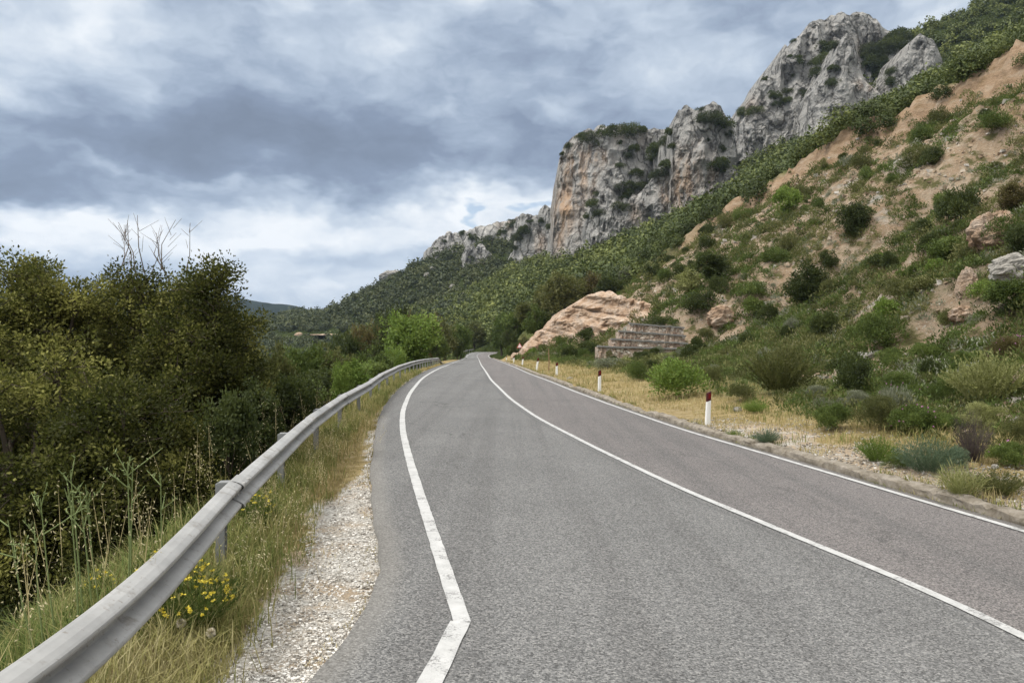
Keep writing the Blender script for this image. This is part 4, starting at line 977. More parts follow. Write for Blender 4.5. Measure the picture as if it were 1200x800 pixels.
for i, (px, row, d, wpx, mat, lab) in enumerate(valley): tree_px('bank_tree' if wpx / F * d > 1.4 else 'bush', lab, px, row, d, wpx, mat, i, 'tree' if wpx / F * d > 1.4 else 'bush', G_)
tree_px('round_tree', 'round fresh green tree standing at the road edge beyond the guard rail', 484, 361, 70, 84, 'bright', 1)
tree_px('bush', 'light green bush at the foot of the round green tree', 452, 402, 64, 50, 'bright', 2, 'bush')
dark = [(392, 392, 62, 44, 'dark'), (410, 384, 66, 46, 'dark'), (428, 376, 74, 46, 'brown'), (446, 368, 84, 44, 'dark'), (464, 352, 96, 48, 'dark'), (474, 365, 90, 40, 'brown'), (440, 398, 56, 46, 'dark')]
dlab = ['dark evergreen tree lowest in the dark group beyond the guard rail', 'dark evergreen tree second from the valley in the dark group', 'brownish evergreen tree in the middle of the dark group',
        'dark evergreen tree just behind the brownish one', 'tallest dark evergreen tree behind the round green tree', 'brownish tree touching the round green tree', 'low dark evergreen tree in front of the dark group']
for i, (q, lab) in enumerate(zip(dark, dlab)): tree_px('evergreen_tree', lab, q[0], q[1], q[2], q[3], q[4], i, 'tree', 'dark evergreens beyond the guard rail')
bendt = [(522, 374, 112, 40, 'olive', 'olive brown tree right behind the round green tree'), (540, 378, 135, 34, 'green', 'green tree at the outside of the distant bend'), (505, 366, 104, 36, 'brown', 'brown green tree behind the edge of the round tree'),
         (556, 376, 222, 36, 'olive', 'olive tree straight beyond the end of the road'), (572, 378, 226, 30, 'dark', 'dark tree closing the view beyond the bend'), (536, 396, 120, 20, 'dark', 'small dark bush beside the road before the bend'),
         (588, 366, 150, 34, 'green', 'green tree at the inside of the distant bend'), (604, 362, 128, 40, 'green', 'bushy green tree above the distant bend'), (620, 352, 118, 42, 'olive', 'olive tree above the tip of the pink rock'),
         (598, 384, 118, 26, 'dark', 'dark bush where the rock meets the bend'), (512, 392, 96, 30, 'green', 'green bush at the foot of the olive brown tree'),
         (606, 400, 99, 20, 'dark', 'dark bush just behind the small triangular road sign'), (614, 392, 98, 22, 'olive', 'olive bush on the near shoulder of the pink rock tip'), (600, 404, 108, 16, 'green', 'small green bush at the foot of the rock tip by the bend')]
for i, (px, row, d, wpx, mat, lab) in enumerate(bendt): tree_px('roadside_tree', lab, px, row, d, wpx, mat, i, 'tree', 'trees round the distant bend')
big = [(662, 316, 104, 62, 'olive', 'large olive tree with a domed crown above the pink rock'), (640, 332, 110, 40, 'olive', 'smaller olive tree beside the domed one above the rock'), (694, 318, 106, 44, 'brown', 'brownish tree above the crest of the pink rock'),
       (716, 322, 100, 40, 'dark', 'dark tree on the crest behind the pink rock'), (738, 318, 104, 34, 'grey', 'grey green tree on the crest before the bare slope'), (627, 356, 104, 34, 'green', 'green tree beside the shoulder of the pink rock')]
for i, (px, row, d, wpx, mat, lab) in enumerate(big): tree_px('hillside_tree', lab, px, row, d, wpx, mat, i + 1, 'tree', 'trees above the pink rock', minh=2.5)
# ------------------------------------------------------------------ shrubs one by one
TR = [  # px, base row, width px, height/width factor, mesh, variant, foliage, name, label
 (797, 466, 76, .95, 'round', 0, 'bright', 'big loose bright green bush behind the closest marker post'),
 (868, 470, 34, 1.0, 'round', 1, 'olive', 'olive bush tucked between the bright bush and the broom clump'),
 (916, 460, 70, 1.0, 'broom', 0, 'olive', 'broad olive broom clump alone on the verge'),
 (957, 468, 36, .8, 'near_round', 0, 'grey', 'grey green cushion shrub on bare soil beside the broom clump'),
 (976, 503, 44, 1.15, 'near_broad', 0, 'green', 'green leafy shrub at the edge of the dry grass'),
 (1026, 503, 54, 1.1, 'near_round', 1, 'olive', 'rounded olive grey shrub in the middle of the verge shrubs'),
 (1074, 508, 56, 1.0, 'near_broad', 0, 'green', 'dense green rockrose with pink flowers above the bright tussock'),
 (1029, 541, 42, .95, 'near_spray', 0, 'bright', 'small bright green tussock at the edge of the gravel verge'),
 (1086, 554, 58, 1.0, 'near_spray', 0, 'blue', 'blue green spiky shrub close to the kerb'),
 (1120, 550, 34, 1.3, 'near_round', 0, 'blue', 'bluish shrub squeezed against the dead shrub'),
 (1158, 474, 74, 1.0, 'broom', 0, 'pale', 'pale yellow feathery broom leaning over the verge'),
 (1060, 468, 56, .9, 'near_round', 1, 'green', 'green shrub with pale flowers behind the rockrose'),
 (1112, 470, 44, 1.1, 'near_round', 0, 'green', 'dull green shrub beside the pale broom'),
 (1182, 545, 46, 1.0, 'near_broad', 0, 'green', 'green shrub with a magenta flower by the white gravel'),
 (898, 519, 28, .8, 'near_spray', 0, 'blue', 'low blue green tuft growing on the gravel behind the kerb'),
 (859, 517, 15, 1.0, 'tuft', 0, 'bright', 'little green tuft growing on the kerb near the marker post'),
 (885, 483, 26, .75, 'near_spray', 0, 'bright', 'small fresh green tussock in the dry grass'),
 (1150, 505, 56, .9, 'near_round', 1, 'pale', 'pale green bush right behind the dead shrub'),
 (1188, 430, 60, 1.0, 'near_round', 0, 'brown', 'dark purplish shrub dotted with pink flowers at the slope foot'),
 (1130, 432, 40, .9, 'near_broad', 0, 'green', 'fresh green bush above the pale broom'),
 (945, 360, 52, 1.1, 'crown', 0, 'dark', 'small dark tree with a see-through crown alone on the bare slope'),
 (1001, 277, 42, 1.0, 'crown', 1, 'dark', 'very dark bush high on the bare slope'),
 (886, 372, 28, 1.2, 'broad', 0, 'green', 'upright green bush beside the pale rock on the slope'),
 (820, 367, 36, .95, 'broad', 1, 'dark', 'dark domed bush just above the stone wall'),
 (837, 330, 50, .75, 'crown', 2, 'dark', 'wide dark green bush on the upper slope above the pale little tree'),
 (808, 345, 38, .85, 'crown', 0, 'pale', 'pale green little tree above the stone wall'),
 (878, 350, 46, .8, 'round', 2, 'green', 'spreading green bush on the slope left of the small dark tree'),
 (910, 308, 36, .85, 'round', 0, 'green', 'rounded green bush on the slope above the small dark tree'),
 (1029, 316, 30, .8, 'broad', 2, 'dark', 'dark bush on bare soil in mid slope'),
 (1110, 313, 50, .8, 'crown', 1, 'green', 'big green bush below the steep orange rock face'),
 (1088, 300, 22, 1.7, 'broad', 0, 'dark', 'narrow dark upright bush below the orange rock face'),
 (1064, 326, 24, .85, 'broad', 1, 'green', 'green bush next to a patch of bare sand in mid slope'),
 (1037, 339, 24, .8, 'round', 1, 'dark', 'low dark bush on the sand beneath the mid slope'),
 (998, 366, 20, 1.0, 'round', 2, 'green', 'small round green bush low on the slope'),
 (1182, 366, 52, .8, 'crown', 2, 'green', 'wide leafy bush under the grey boulder'),
 (1080, 347, 44, .75, 'broad', 2, 'olive', 'olive bush beside the small rock pillar'),
 (1152, 352, 34, 1.1, 'round', 0, 'bright', 'bright green bush between the rock pillar and the grey boulder'),
 (1085, 420, 40, .8, 'near_broad', 0, 'green', 'deep green bush at the foot of the sand chute'),
 (1187, 250, 40, 1.0, 'crown', 0, 'brown', 'brown green bush on top of the orange rock face'),
 (1195, 300, 34, 1.2, 'crown', 1, 'dark', 'dark tall bush at the side of the orange rock face'),
 (687, 420, 26, 1.1, 'broad', 0, 'dark', 'dark green bush at the foot of the pink rock'),
 (660, 406, 18, .85, 'broad', 1, 'green', 'green bush growing on the face of the pink rock'),
 (697, 400, 34, .65, 'broad', 2, 'dark', 'wide dark bush between the pink rock and the stone wall'),
 (757, 421, 16, .95, 'round', 1, 'dark', 'small dark bush in front of the stone wall'),
 (776, 382, 40, .55, 'round', 2, 'dark', 'low dark bushes crowning the stone wall'),
 (1128, 582, 44, .9, 'tuft', 0, 'pale', 'pale grassy tussock at the kerb below the dead shrub'),
 (1170, 580, 54, .8, 'near_spray', 0, 'olive', 'olive tussock on the gravel at the kerb end of the verge'),
 (1052, 548, 36, .8, 'near_round', 0, 'green', 'low green shrub between the bright tussock and the blue green one'),
 (1196, 520, 50, 1.0, 'near_round', 1, 'olive', 'olive shrub at the photo edge behind the magenta flower'),
 (1108, 505, 40, .9, 'near_broad', 0, 'green', 'green shrub wedged between the rockrose and the dead shrub'),
 (1000, 478, 40, .8, 'near_round', 1, 'grey', 'grey green shrub behind the leafy shrub at the dry grass edge'),
 (1150, 450, 40, .9, 'near_round', 0, 'olive', 'olive shrub standing right behind the pale broom'),
 (714, 432, 40, .55, 'round', 0, 'grey', 'low grey green shrub between the road and the wall'),
]
PINK = simple_mat('pink_petal', (.50, .20, .42), .6, var=.2, scale=30)
HELD = []
for (px, row, wpx, tall, kind, var, mat, lab) in TR:
    x, y, z = hit(px, row, 5); wd = wpx / F * y * 1.08; HELD.append((x, y, wd))
    nm = 'broom' if kind == 'broom' else ('small_tree' if 'tree' in lab and kind == 'crown' else ('tussock' if kind in ('tuft',) else 'shrub'))
    o = plant(nm, kind, var, LM[mat], (x, y, z - .05 * wd), wd, tall)
    tag(o, lab, 'tree' if nm == 'small_tree' else ('grass tuft' if nm == 'tussock' else 'shrub'), 'shrubs beside the road')
    if 'flower' in lab:
        r = np.random.default_rng(int(px)); k = 46 if 'dotted' in lab else (34 if 'pink flowers' in lab else 22); k = 5 if 'magenta' in lab else k
        d = rdir(k, r); d[:, 2] = np.abs(d[:, 2]) * .8 + .2; d = unit(d) * np.array([.47, .47, .60]); P = np.repeat(d + np.array([0, 0, .03]), 5, 0); D = rdir(5 * k, r) + np.array([0, -.2, .5])
        v, f = leaf_quads(P, D, .022 / wd * np.ones(5 * k), .020 / wd, r); mobj('blossom', quick_mesh('blossom', v, f), PINK, o)
dx, dy, dz = hit(1140, 541, 4); o = plant('shrub', 'twig', 0, DARKTWIG, (dx, dy, dz), 50 / F * dy, 1.25); tag(o, 'dead dark leafless shrub among the green ones near the kerb', 'shrub', 'shrubs beside the road'); HELD.append((dx, dy, .5))
# shrubs scattered over the slope
r = np.random.default_rng(77); placed = list(HELD)
def free(x, y, w_, k=.62): return all((x - a) ** 2 + (y - b_) ** 2 > (k * (w_ + c)) ** 2 for a, b_, c in placed)
KINDS = [('round', 'olive', 'olive'), ('broad', 'dark', 'dark green'), ('round', 'green', 'mid green'), ('cushion', 'grey', 'grey green'), ('broad', 'bright', 'bright green'), ('cushion', 'olive', 'low olive')]
def shape(k): return {'round': 'rounded shrub', 'broad': 'leafy shrub', 'cushion': 'cushion plant'}[k]
zones = [
 ('belt', 92, lambda x, y: (x - xr(y) > 2.2) & (x - xr(y) < toe_u(y) + 2.4) & (y > 6), (.5, 1.3), 'in the green belt between the kerb and the bare slope'),
 ('low', 78, lambda x, y: (x - xr(y) > toe_u(y) + 1.5) & (x - xr(y) < toe_u(y) + 9), (.55, 1.7), 'on the lower part of the bare slope'),
 ('high', 74, lambda x, y: (x - xr(y) > toe_u(y) + 8) & (x < bound_x(y) + .5), (.8, 2.8), 'high on the bare slope below the scrub')]
for zn, want, test, (w0, w1), where in zones:
    got = tries = 0
    while got < want and tries < 20000:
        tries += 1
        y = 5 + 88 * r.uniform() ** (1.35 if zn != 'high' else .9); x = xr(y) + r.uniform(1.5, 46)
        px = 600 + x / y * F
        if not (570 < px < 1262) or not test(x, y): continue
        if fbm(x * .16, y * .16, seed=71) + .5 * r.uniform() < -.02 and zn != 'belt': continue
        z = ground(x, y); row = 400 - (z - CAM_Z) / y * F
        if 690 < px < 812 and 365 < row < 412: continue
        wd = w0 + (w1 - w0) * r.uniform() ** 2.0
        if wd / y * F < 5 or not free(x, y, wd, .40): continue
        if y < 9 and zn == 'belt' and x - xr(y) < 2.6: continue
        ki = r.choice(6, p=[.24, .20, .22, .14, .08, .12] if zn != 'high' else [.20, .36, .24, .08, .04, .08]); kind, mat, word = KINDS[ki]
        kk, vv = (kind, int(r.integers(3)))
        if y < 13 and kind != 'cushion': kk, vv = ('near_round', int(r.integers(2))) if kind == 'round' else ('near_broad', 0)
        o = plant('shrub', kk, vv, LM[mat], (x, y, z - .06 * wd), wd, r.uniform(.95, 1.5))
        tag(o, f'{word} {shape(kind)} {where}', 'shrub', f'{word} shrubs {where}'); placed.append((x, y, wd)); got += 1
    print(zn, got)

# ------------------------------------------------------------------ trees and shrubs clinging to the cliffs
from mathutils.bvhtree import BVHTree
from mathutils import Vector
trees_ = []
for o in COL.objects:
    if o.name.startswith('cliff'):
        me = o.data; trees_.append(BVHTree.FromPolygons([v.co.copy() for v in me.vertices], [tuple(p.vertices) for p in me.polygons]))
def cliff_hit(px, row):
    d = Vector(((px - 600) / F, 1, (400 - row) / F)).normalized(); best = None
    for bv in trees_:
        loc, n, i, dist = bv.ray_cast(Vector((0, 0, CAM_Z)), d)
        if loc is not None and (best is None or dist < best[1]): best = (loc, dist)
    return best[0] if best else None
CL = {
 'on the high square grey cliff': [(690, 155, 24), (712, 151, 22), (735, 146, 30), (750, 150, 14), (668, 168, 13), (660, 180, 8), (701, 166, 10), (726, 166, 8), (735, 179, 13), (743, 172, 12), (727, 191, 12), (770, 175, 24), (780, 162, 20), (787, 152, 14), (762, 184, 14), (680, 158, 14), (790, 168, 14)],
 'on the ledge across the square cliff': [(724, 237, 16), (737, 219, 22), (749, 212, 24), (761, 206, 22), (773, 198, 22), (785, 190, 20), (700, 224, 11), (695, 236, 15), (702, 246, 17), (731, 227, 18), (727, 216, 18), (745, 200, 16), (735, 240, 14), (690, 250, 12)],
 'on the striped rock pillar': [(832, 128, 30), (846, 138, 26), (848, 172, 16), (838, 186, 28), (826, 136, 18), (829, 164, 8), (856, 152, 14), (845, 194, 18), (822, 125, 14)],
 'on the highest grey peak': [(978, 14, 10), (1023, 13, 14), (930, 46, 8), (937, 70, 14), (930, 87, 8), (926, 66, 6), (964, 66, 20), (968, 57, 20), (981, 49, 14), (960, 80, 16), (977, 94, 16), (976, 79, 10), (1016, 53, 24), (1020, 70, 26), (1033, 57, 26), (1044, 48, 28), (1027, 80, 20), (1053, 42, 24), (1062, 30, 28), (907, 110, 14), (922, 104, 14), (922, 117, 12), (886, 126, 18), (908, 121, 10), (941, 108, 14), (896, 92, 6), (1046, 82, 14), (1048, 93, 14), (1010, 62, 18), (955, 72, 14), (872, 128, 14), (1036, 70, 18)],
 'on the low distant cliff': [(575, 275, 17), (590, 268, 14), (599, 261, 14), (570, 284, 14), (610, 274, 20), (622, 258, 10), (645, 262, 12), (553, 276, 12), (606, 286, 14), (616, 268, 16), (520, 281, 8), (542, 272, 10), (588, 285, 18), (636, 256, 10), (600, 256, 10)]}
for where, lst in CL.items():
    for i, (px, row, wpx) in enumerate(lst):
        p = cliff_hit(px, row + wpx * .28)
        if p is None: continue
        wd = wpx / F * p.y * (1.38 if 'peak' in where else 1.2)
        o = plant('cliff_shrub', 'broad' if i % 2 else 'round', i % 3, LM['dark'] if i % 4 else LM['farwood'], (p.x, p.y + wd * .05, p.z - wd * .33), wd, r.uniform(.85, 1.15))
        tag(o, f'dark evergreen shrub growing {where}', 'shrub', f'shrubs growing {where}')
PALEROCK = simple_mat('pale_grey_boulder', (.27, .255, .23), .95, var=.45, scale=3.5, bump=.04)
# pale rocks on the far wooded flank and the cut of the road crossing it
def outcrop(label, px, row, wpx, hpx, mat, seed, ymin=100, sink=.35, name='boulder', cat='boulder', group=None):
    x, y, z = hit(px, row, ymin); a = wpx / F * y / 2; h = hpx / F * y; n, k = 56, 30
    u, v = np.meshgrid(np.linspace(0, 2 * np.pi, n), np.linspace(-np.pi / 2, np.pi / 2, k)); q = np.stack([np.cos(u) * np.cos(v), np.sin(u) * np.cos(v), np.sin(v)], -1)
    s = 1 + .34 * fbm(q[..., 0] * 1.7 + seed, q[..., 1] * 1.7, q[..., 2] * 1.7, 6, seed) + .26 * ridged(q[..., 0] * 2.5, q[..., 1] * 2.5 + seed, q[..., 2] * 2.5, 5, seed) - .12 * np.abs(fbm(q[..., 0] * 6, q[..., 1] * 6, q[..., 2] * 6, 3, seed + 1))
    V = q * s[..., None] * np.array([a, a * .7, h * .62])
    o = mobj(name, quick_mesh(name, V, grid_faces(k, n), {'stain': np.zeros(n * k)}), mat); o.location = (x, y, z + h * (.5 - sink)); o.rotation_euler = (0, rng.normal() * .2, rng.normal() * .3)
    return tag(o, label, cat, group)
for i, (px, row, wp, hp, lab) in enumerate([(457, 328, 28, 9, 'long pale rock shelf near the skyline of the wooded far flank'), (531, 342, 8, 8, 'pale upright rock on the wooded flank below the low cliff'), (519, 351, 15, 8, 'pale slanting rock slab on the wooded flank'),
        (547, 347, 9, 6, 'small pale rock at the end of the rocks on the wooded flank'), (502, 325, 9, 5, 'small pale rock highest on the wooded flank'), (507, 318, 7, 5, 'tiny pale rock just under the low distant cliff')]):
    outcrop(lab, px, row, wp, hp, PALEROCK, 500 + i, 300, .05)
for i, (px, row, wp, hp, lab) in enumerate([(310, 393, 11, 4.5, 'bare earth mound at the start of the distant road cut'), (350, 393, 8, 4, 'small bare earth mound beside the distant road cut'), (386, 393, 46, 2.2, 'long pale road cut across the far wooded flank')]):
    outcrop(lab, px, row, wp, hp, PINKROCK, 520 + i, 300, .3, 'earth_bank', 'earth bank').rotation_euler = (0, 0, 0)
rocks = [(1166, 548, 8, 5, 'white stone lying at the foot of the verge shrubs'), (1033, 545, 10, 5, 'white stone lying in dry grass behind the kerb'), (975, 500, 9, 5, 'small pale stone beside the leafy shrub'), (864, 482, 9, 6, 'pale stone in the grass beyond the marker post'),
 (1108, 432, 26, 12, 'flat grey boulder among the green belt shrubs'), (668, 444, 7, 3, 'white stone in the grass beside the far kerb'), (1188, 322, 46, 26, 'broad pale grey boulder high beside the leafy bush'), (1196, 455, 20, 20, 'pinkish boulder at the picture edge beside the pale broom'),
 (1192, 500, 16, 14, 'white rock behind the flowering shrub at the verge end'), (1133, 345, 22, 34, 'small upright rock pillar on the slope'), (1016, 420, 30, 9, 'flat pale stone slab low on the slope'), (1000, 430, 20, 8, 'pale slab of rock in the green belt'), (846, 376, 32, 20, 'pale crumbling rock beside the stone wall'), (1168, 285, 60, 42, 'steep orange brown rock face standing out of the slope'), (1128, 372, 30, 16, 'brownish rock ledge on the slope below the pillar')]
for i, (px, row, wp, hp, lab) in enumerate(rocks): outcrop(lab, px, row, wp, hp, PINKROCK if ('orange' in lab or 'brown' in lab or 'pink' in lab or 'pillar' in lab or 'crumbling' in lab) else PALEROCK, 540 + i, 4, .3)
# ------------------------------------------------------------------ grass, weeds, gravel: nobody could count these
def grass_mat(name, stops):
    m, t, b = material(name)
    c = t.ramp(t.math('ADD', t.math('MULTIPLY', t.attr('rnd'), .7), t.math('MULTIPLY', t.noise(t.geo(), 1.3, 3), .32), clamp=True), stops)
    t.put(b.inputs['Base Color'], c); b.inputs['Roughness'].default_value = .75; b.inputs['Specular IOR Level'].default_value = .12
    tr = t.n.new('ShaderNodeBsdfTranslucent'); t.put(tr.inputs[0], c); mx = t.n.new('ShaderNodeMixShader'); mx.inputs[0].default_value = .3
    t.l.new(b.outputs[0], mx.inputs[1]); t.l.new(tr.outputs[0], mx.inputs[2]); t.l.new(mx.outputs[0], t.n['Material Output'].inputs[0])
    return m
STRAW = grass_mat('dry_straw_grass', [(.12, (.13, .125, .04)), (.4, (.30, .25, .10)), (.62, (.43, .355, .18)), (.9, (.56, .50, .31))])
MIXED = grass_mat('half_dry_grass', [(.1, (.06, .085, .02)), (.38, (.145, .175, .05)), (.6, (.28, .255, .10)), (.9, (.47, .42, .24))])
GREENG = grass_mat('green_bank_grass', [(.1, (.035, .06, .012)), (.4, (.095, .14, .035)), (.65, (.20, .215, .075)), (.92, (.42, .38, .20))])
def blades(name, x, y, h, w, lean, mat, label, r, clump=None):
    z = H(x, y); n = len(x); a = r.uniform(0, 2 * np.pi, n); dr = np.stack([np.cos(a), np.sin(a), 0 * a], 1); sd = np.stack([-np.sin(a), np.cos(a), 0 * a], 1)
    ln = (lean * r.uniform(.2, 1.3, n))[:, None]; P0 = np.stack([x, y, z - .01], 1); up = np.array([0, 0, 1.0])
    P1 = P0 + (up * .55 + dr * ln * .35) * h[:, None]; P2 = P0 + (up * (1 - .3 * ln) + dr * ln) * h[:, None]
    w = np.broadcast_to(w, (n,))[:, None] * .5
    v = np.stack([P0 - sd * w, P0 + sd * w, P1 + sd * w * .8, P1 - sd * w * .8, P2 + sd * w * .12, P2 - sd * w * .12], 1).reshape(-1, 3)
    i = np.arange(n)[:, None] * 6; f = np.concatenate([i + np.array([[0, 1, 2, 3]]), i + np.array([[3, 2, 4, 5]])])
    tone = np.clip(.45 * r.uniform(0, 1, n) + .55 * (.5 + .8 * fbm(x * 1.1, y * 1.1, seed=88)), 0, 1)
    o = mobj(name, quick_mesh(name, v, f, {'rnd': np.repeat(tone, 6)}), mat); return tag(o, label, kind='stuff')
r = np.random.default_rng(901)
def near_y(n, y0, y1): return y0 * (y1 / y0) ** r.uniform(0, 1, n)
# left verge
n = 42000; y = near_y(n, 1.5, 78); f = r.uniform(-.15, 1.02, n); L_, R_ = xrail(y), xl(y); x = L_ + (R_ - L_) * f
e = (x - L_) / (R_ - L_); nz = fbm(x * 1.7, y * 1.7, octv=3, seed=44)
lim = np.interp(y, [1.5, 3, 5, 7, 9, 20, 24, 44, 52], [.34, .30, .30, .42, .95, 1.1, .5, .5, 1.1])
keep = (e < lim + .28 * nz) | ((r.uniform(0, 1, n) < .05) & (nz > .1)) | ((R_ - x < .12) & (r.uniform(0, 1, n) < .8) & (nz > -.15) & (x < R_ + .01)); keep &= (x < R_ + .015) & (y > 1.9 - e)
x, y, e = x[keep], y[keep], e[keep]; h = .78 * (.05 + .20 * r.uniform(0, 1, len(x)) ** 2) * (1.3 - 1.5 * np.clip(e - .1, 0, .65)) * (.85 + .7 * np.clip(fbm(x * .9, y * .9, seed=45), -.6, 1))
gmask = (e < .55) & (y < 8)
blades('verge_grass', x[~gmask], y[~gmask], h[~gmask], .0045 + .0004 * y[~gmask], .6, STRAW, 'dry grass on the strip between road and guard rail', r)
blades('verge_grass', x[gmask], y[gmask], h[gmask] * 1.2, .006, .85, GREENG if False else MIXED, 'half green grass under the near end of the guard rail', r)
n = 9000; y = near_y(n, 1.9, 40); x = xrail(y) + r.normal(size=n) * .13 + .05; x = np.minimum(x, xl(y) - .05); nz = fbm(x * 2.0, y * 2.0, octv=3, seed=55)
blades('rail_foot_grass', x, y, (.12 + .22 * r.uniform(0, 1, n)) * (1 + .6 * np.clip(nz, -.7, 1)), .005 + .0004 * y, .75, MIXED, 'half green grass growing under the guard rail', r)
# bank behind the rail
n = 26000; y = near_y(n, 1.3, 40); d = r.uniform(0, 1, n) ** 1.4 * 2.6; x = xrail(y) - .08 - d
h = (.12 + .30 * r.uniform(0, 1, n) ** 1.6) * (1 - .10 * d); blades('bank_grass', x, y, h, .0045 + .0004 * y, .7, MIXED, 'half dry grass on the bank just behind the guard rail', r)
n = 9000; y = near_y(n, 1.4, 12); x = xrail(y) - .2 - r.uniform(0, 1, n) * 2.2; blades('bank_grass', x, y, .10 + .22 * r.uniform(0, 1, n), .009, .8, GREENG, 'green weeds on the bank just behind the guard rail', r)
# right verge
n = 36000; y = near_y(n, 5.2, 90); u = .22 + r.uniform(0, 1, n) ** 1.2 * np.interp(y, [5, 12, 20, 45, 60, 80], [2.4, 3.4, 4.5, 3.6, 2.6, 1.3]); x = xr(y) + u
nz = fbm(x * 1.1, y * 1.1, octv=3, seed=46); keep = nz > np.where(y < 15, np.where(u < 1.1, .12, -.12), -.35); x, y, u = x[keep], y[keep], u[keep]
h = (.06 + .20 * r.uniform(0, 1, len(x)) ** 1.8) * (.8 + .6 * np.clip(fbm(x * .6, y * .6, seed=47), -.6, 1)); blades('verge_grass', x, y, h, .005 + .0004 * y, .6, STRAW, 'dry straw grass on the verge behind the kerb', r)
n = 9000; y = near_y(n, 5, 60); x = xr(y) + .25 + r.uniform(0, 1, n) * 4; keep = fbm(x * .9, y * .9, octv=3, seed=48) > .12; x, y = x[keep], y[keep]; blades('verge_grass', x, y, .06 + .2 * r.uniform(0, 1, len(x)), .007 + .0004 * y, .7, MIXED, 'greener grass patches on the verge behind the kerb', r)
n = 9000; y = near_y(n, 5, 60); x = xr(y) - .05 + .32 * r.uniform(0, 1, n); keep = fbm(y * 1.3, y * 0, seed=49) > -.05; x, y = x[keep], y[keep]; blades('kerb_weeds', x, y, .05 + .11 * r.uniform(0, 1, len(x)), .007 + .0003 * y, .9, MIXED, 'weeds rooted along the foot of the kerb', r)
# wild oats beside the rail
def oats(name, pts, mat, label):
    mb_v, mb_f, rn, k = [], [], [], 0
    for (x, y, h) in pts:
        z = ground(x, y); tip = np.array([x + r.normal() * .12, y + r.normal() * .08, z + h]); root = np.array([x, y, z]); mid = (root + tip) / 2 + r.normal(size=3) * .02
        P = np.array([root, mid]); D = np.array([mid - root, tip - mid]); v, f = leaf_quads(P, D, np.linalg.norm(D, axis=1), .004, r, 0)
        m_ = 16; s = r.uniform(.62, 1.0, m_); Q = root + (tip - root) * s[:, None] + r.normal(size=(m_, 3)) * .025; DD = r.normal(size=(m_, 3)) * .5 + np.array([.2, 0, -.55])
        v2, f2 = leaf_quads(Q, DD, .017 * r.uniform(.7, 1.3, m_), .006, r); mb_v += [v, v2]; mb_f += [f + k, f2 + k + len(v)]; k += len(v) + len(v2); rn += [np.full(len(v), .7), np.full(len(v2), .98)]
    o = mobj(name, quick_mesh(name, np.concatenate(mb_v), np.concatenate(mb_f), {'rnd': np.concatenate(rn)}), mat); tag(o, label, kind='stuff')
pts = [(float(xrail(yv) - abs(r.normal()) * .45 - .1), float(yv), r.uniform(.55, 1.05)) for yv in near_y(95, 2.2, 14)] + [(float(xrail(yv) + abs(r.normal()) * .22 + .05), float(yv), r.uniform(.35, .62)) for yv in near_y(130, 4.2, 14)]
oats('wild_oats', pts, STRAW, 'pale wild oats nodding along the guard rail')
# gravel and loose stones
def stones(name, x, y, s, mat, label, lift=.2):
    n = len(x); c = np.array([(a, b_, c_) for c_ in (-1, 1) for b_ in (-1, 1) for a in (-1, 1)], float) * .5
    v = c[None] * (1 + r.normal(size=(n, 8, 1)) * .22) * np.stack([r.uniform(.7, 1.4, n), r.uniform(.7, 1.3, n), r.uniform(.45, .9, n)], 1)[:, None] * s[:, None, None] + r.normal(size=(n, 8, 3)) * (s * .10)[:, None, None]
    a = r.uniform(0, 6.28, n)[:, None]; v = np.stack([np.cos(a) * v[..., 0] - np.sin(a) * v[..., 1], np.sin(a) * v[..., 0] + np.cos(a) * v[..., 1], v[..., 2]], -1)
    v = v + np.stack([x, y, H(x, y) + s * lift], 1)[:, None]; q = np.array([(0, 2, 3, 1), (4, 5, 7, 6), (0, 1, 5, 4), (2, 6, 7, 3), (0, 4, 6, 2), (1, 3, 7, 5)])
    f = (np.arange(n)[:, None, None] * 8 + q[None]).reshape(-1, 4); o = mobj(name, quick_mesh(name, v.reshape(-1, 3), f, {'rnd': np.repeat(r.uniform(0, 1, n), 8)}), mat); return tag(o, label, kind='stuff')
m, t, b = material('limestone_chippings'); t.put(b.inputs['Base Color'], t.ramp(t.attr('rnd'), [(0, (.16, .145, .125)), (.3, (.42, .395, .355)), (.7, (.56, .535, .495)), (1, (.70, .68, .645))])); b.inputs['Roughness'].default_value = .9; CHIP = m
m, t, b = material('verge_chippings'); t.put(b.inputs['Base Color'], t.ramp(t.attr('rnd'), [(0, (.13, .115, .095)), (.35, (.27, .245, .21)), (.75, (.38, .355, .315)), (1, (.54, .52, .48))])); b.inputs['Roughness'].default_value = .9; CHIP2 = m
m, t, b = material('slope_stones'); t.put(b.inputs['Base Color'], t.ramp(t.attr('rnd'), [(0, (.22, .155, .10)), (.4, (.33, .255, .18)), (.75, (.40, .35, .285)), (1, (.46, .435, .395))])); b.inputs['Roughness'].default_value = .95; SLST = m
n = 60000; y = near_y(n, 2.3, 46); x = xrail(y) + (xl(y) - xrail(y)) * r.uniform(.05, 1.0, n); e = (xl(y) - x) / (xl(y) - xrail(y))
keep = (e + .25 * fbm(x * 2.2, y * 2.2, seed=50) < np.interp(y, [2, 5, 7, 9.5, 19, 23, 42, 48], [.62, .62, .5, .12, .1, .5, .5, .05])); keep &= e > .02; x, y = x[keep], y[keep]; stones('gravel', x, y, (.0035 + .010 * r.uniform(0, 1, len(x)) ** 3) * (1 + y / 30), CHIP, 'pale limestone gravel beside the asphalt edge')
n = 14000; y = near_y(n, 5.5, 17); x = xr(y) + .22 + r.uniform(0, 1, n) ** 1.3 * 2.2; keep = fbm(x * .9, y * .9, octv=3, seed=48) < .12; x, y = x[keep], y[keep]; stones('gravel', x, y, .006 + .026 * r.uniform(0, 1, len(x)) ** 3.5, CHIP2, 'pale gravel behind the kerb')
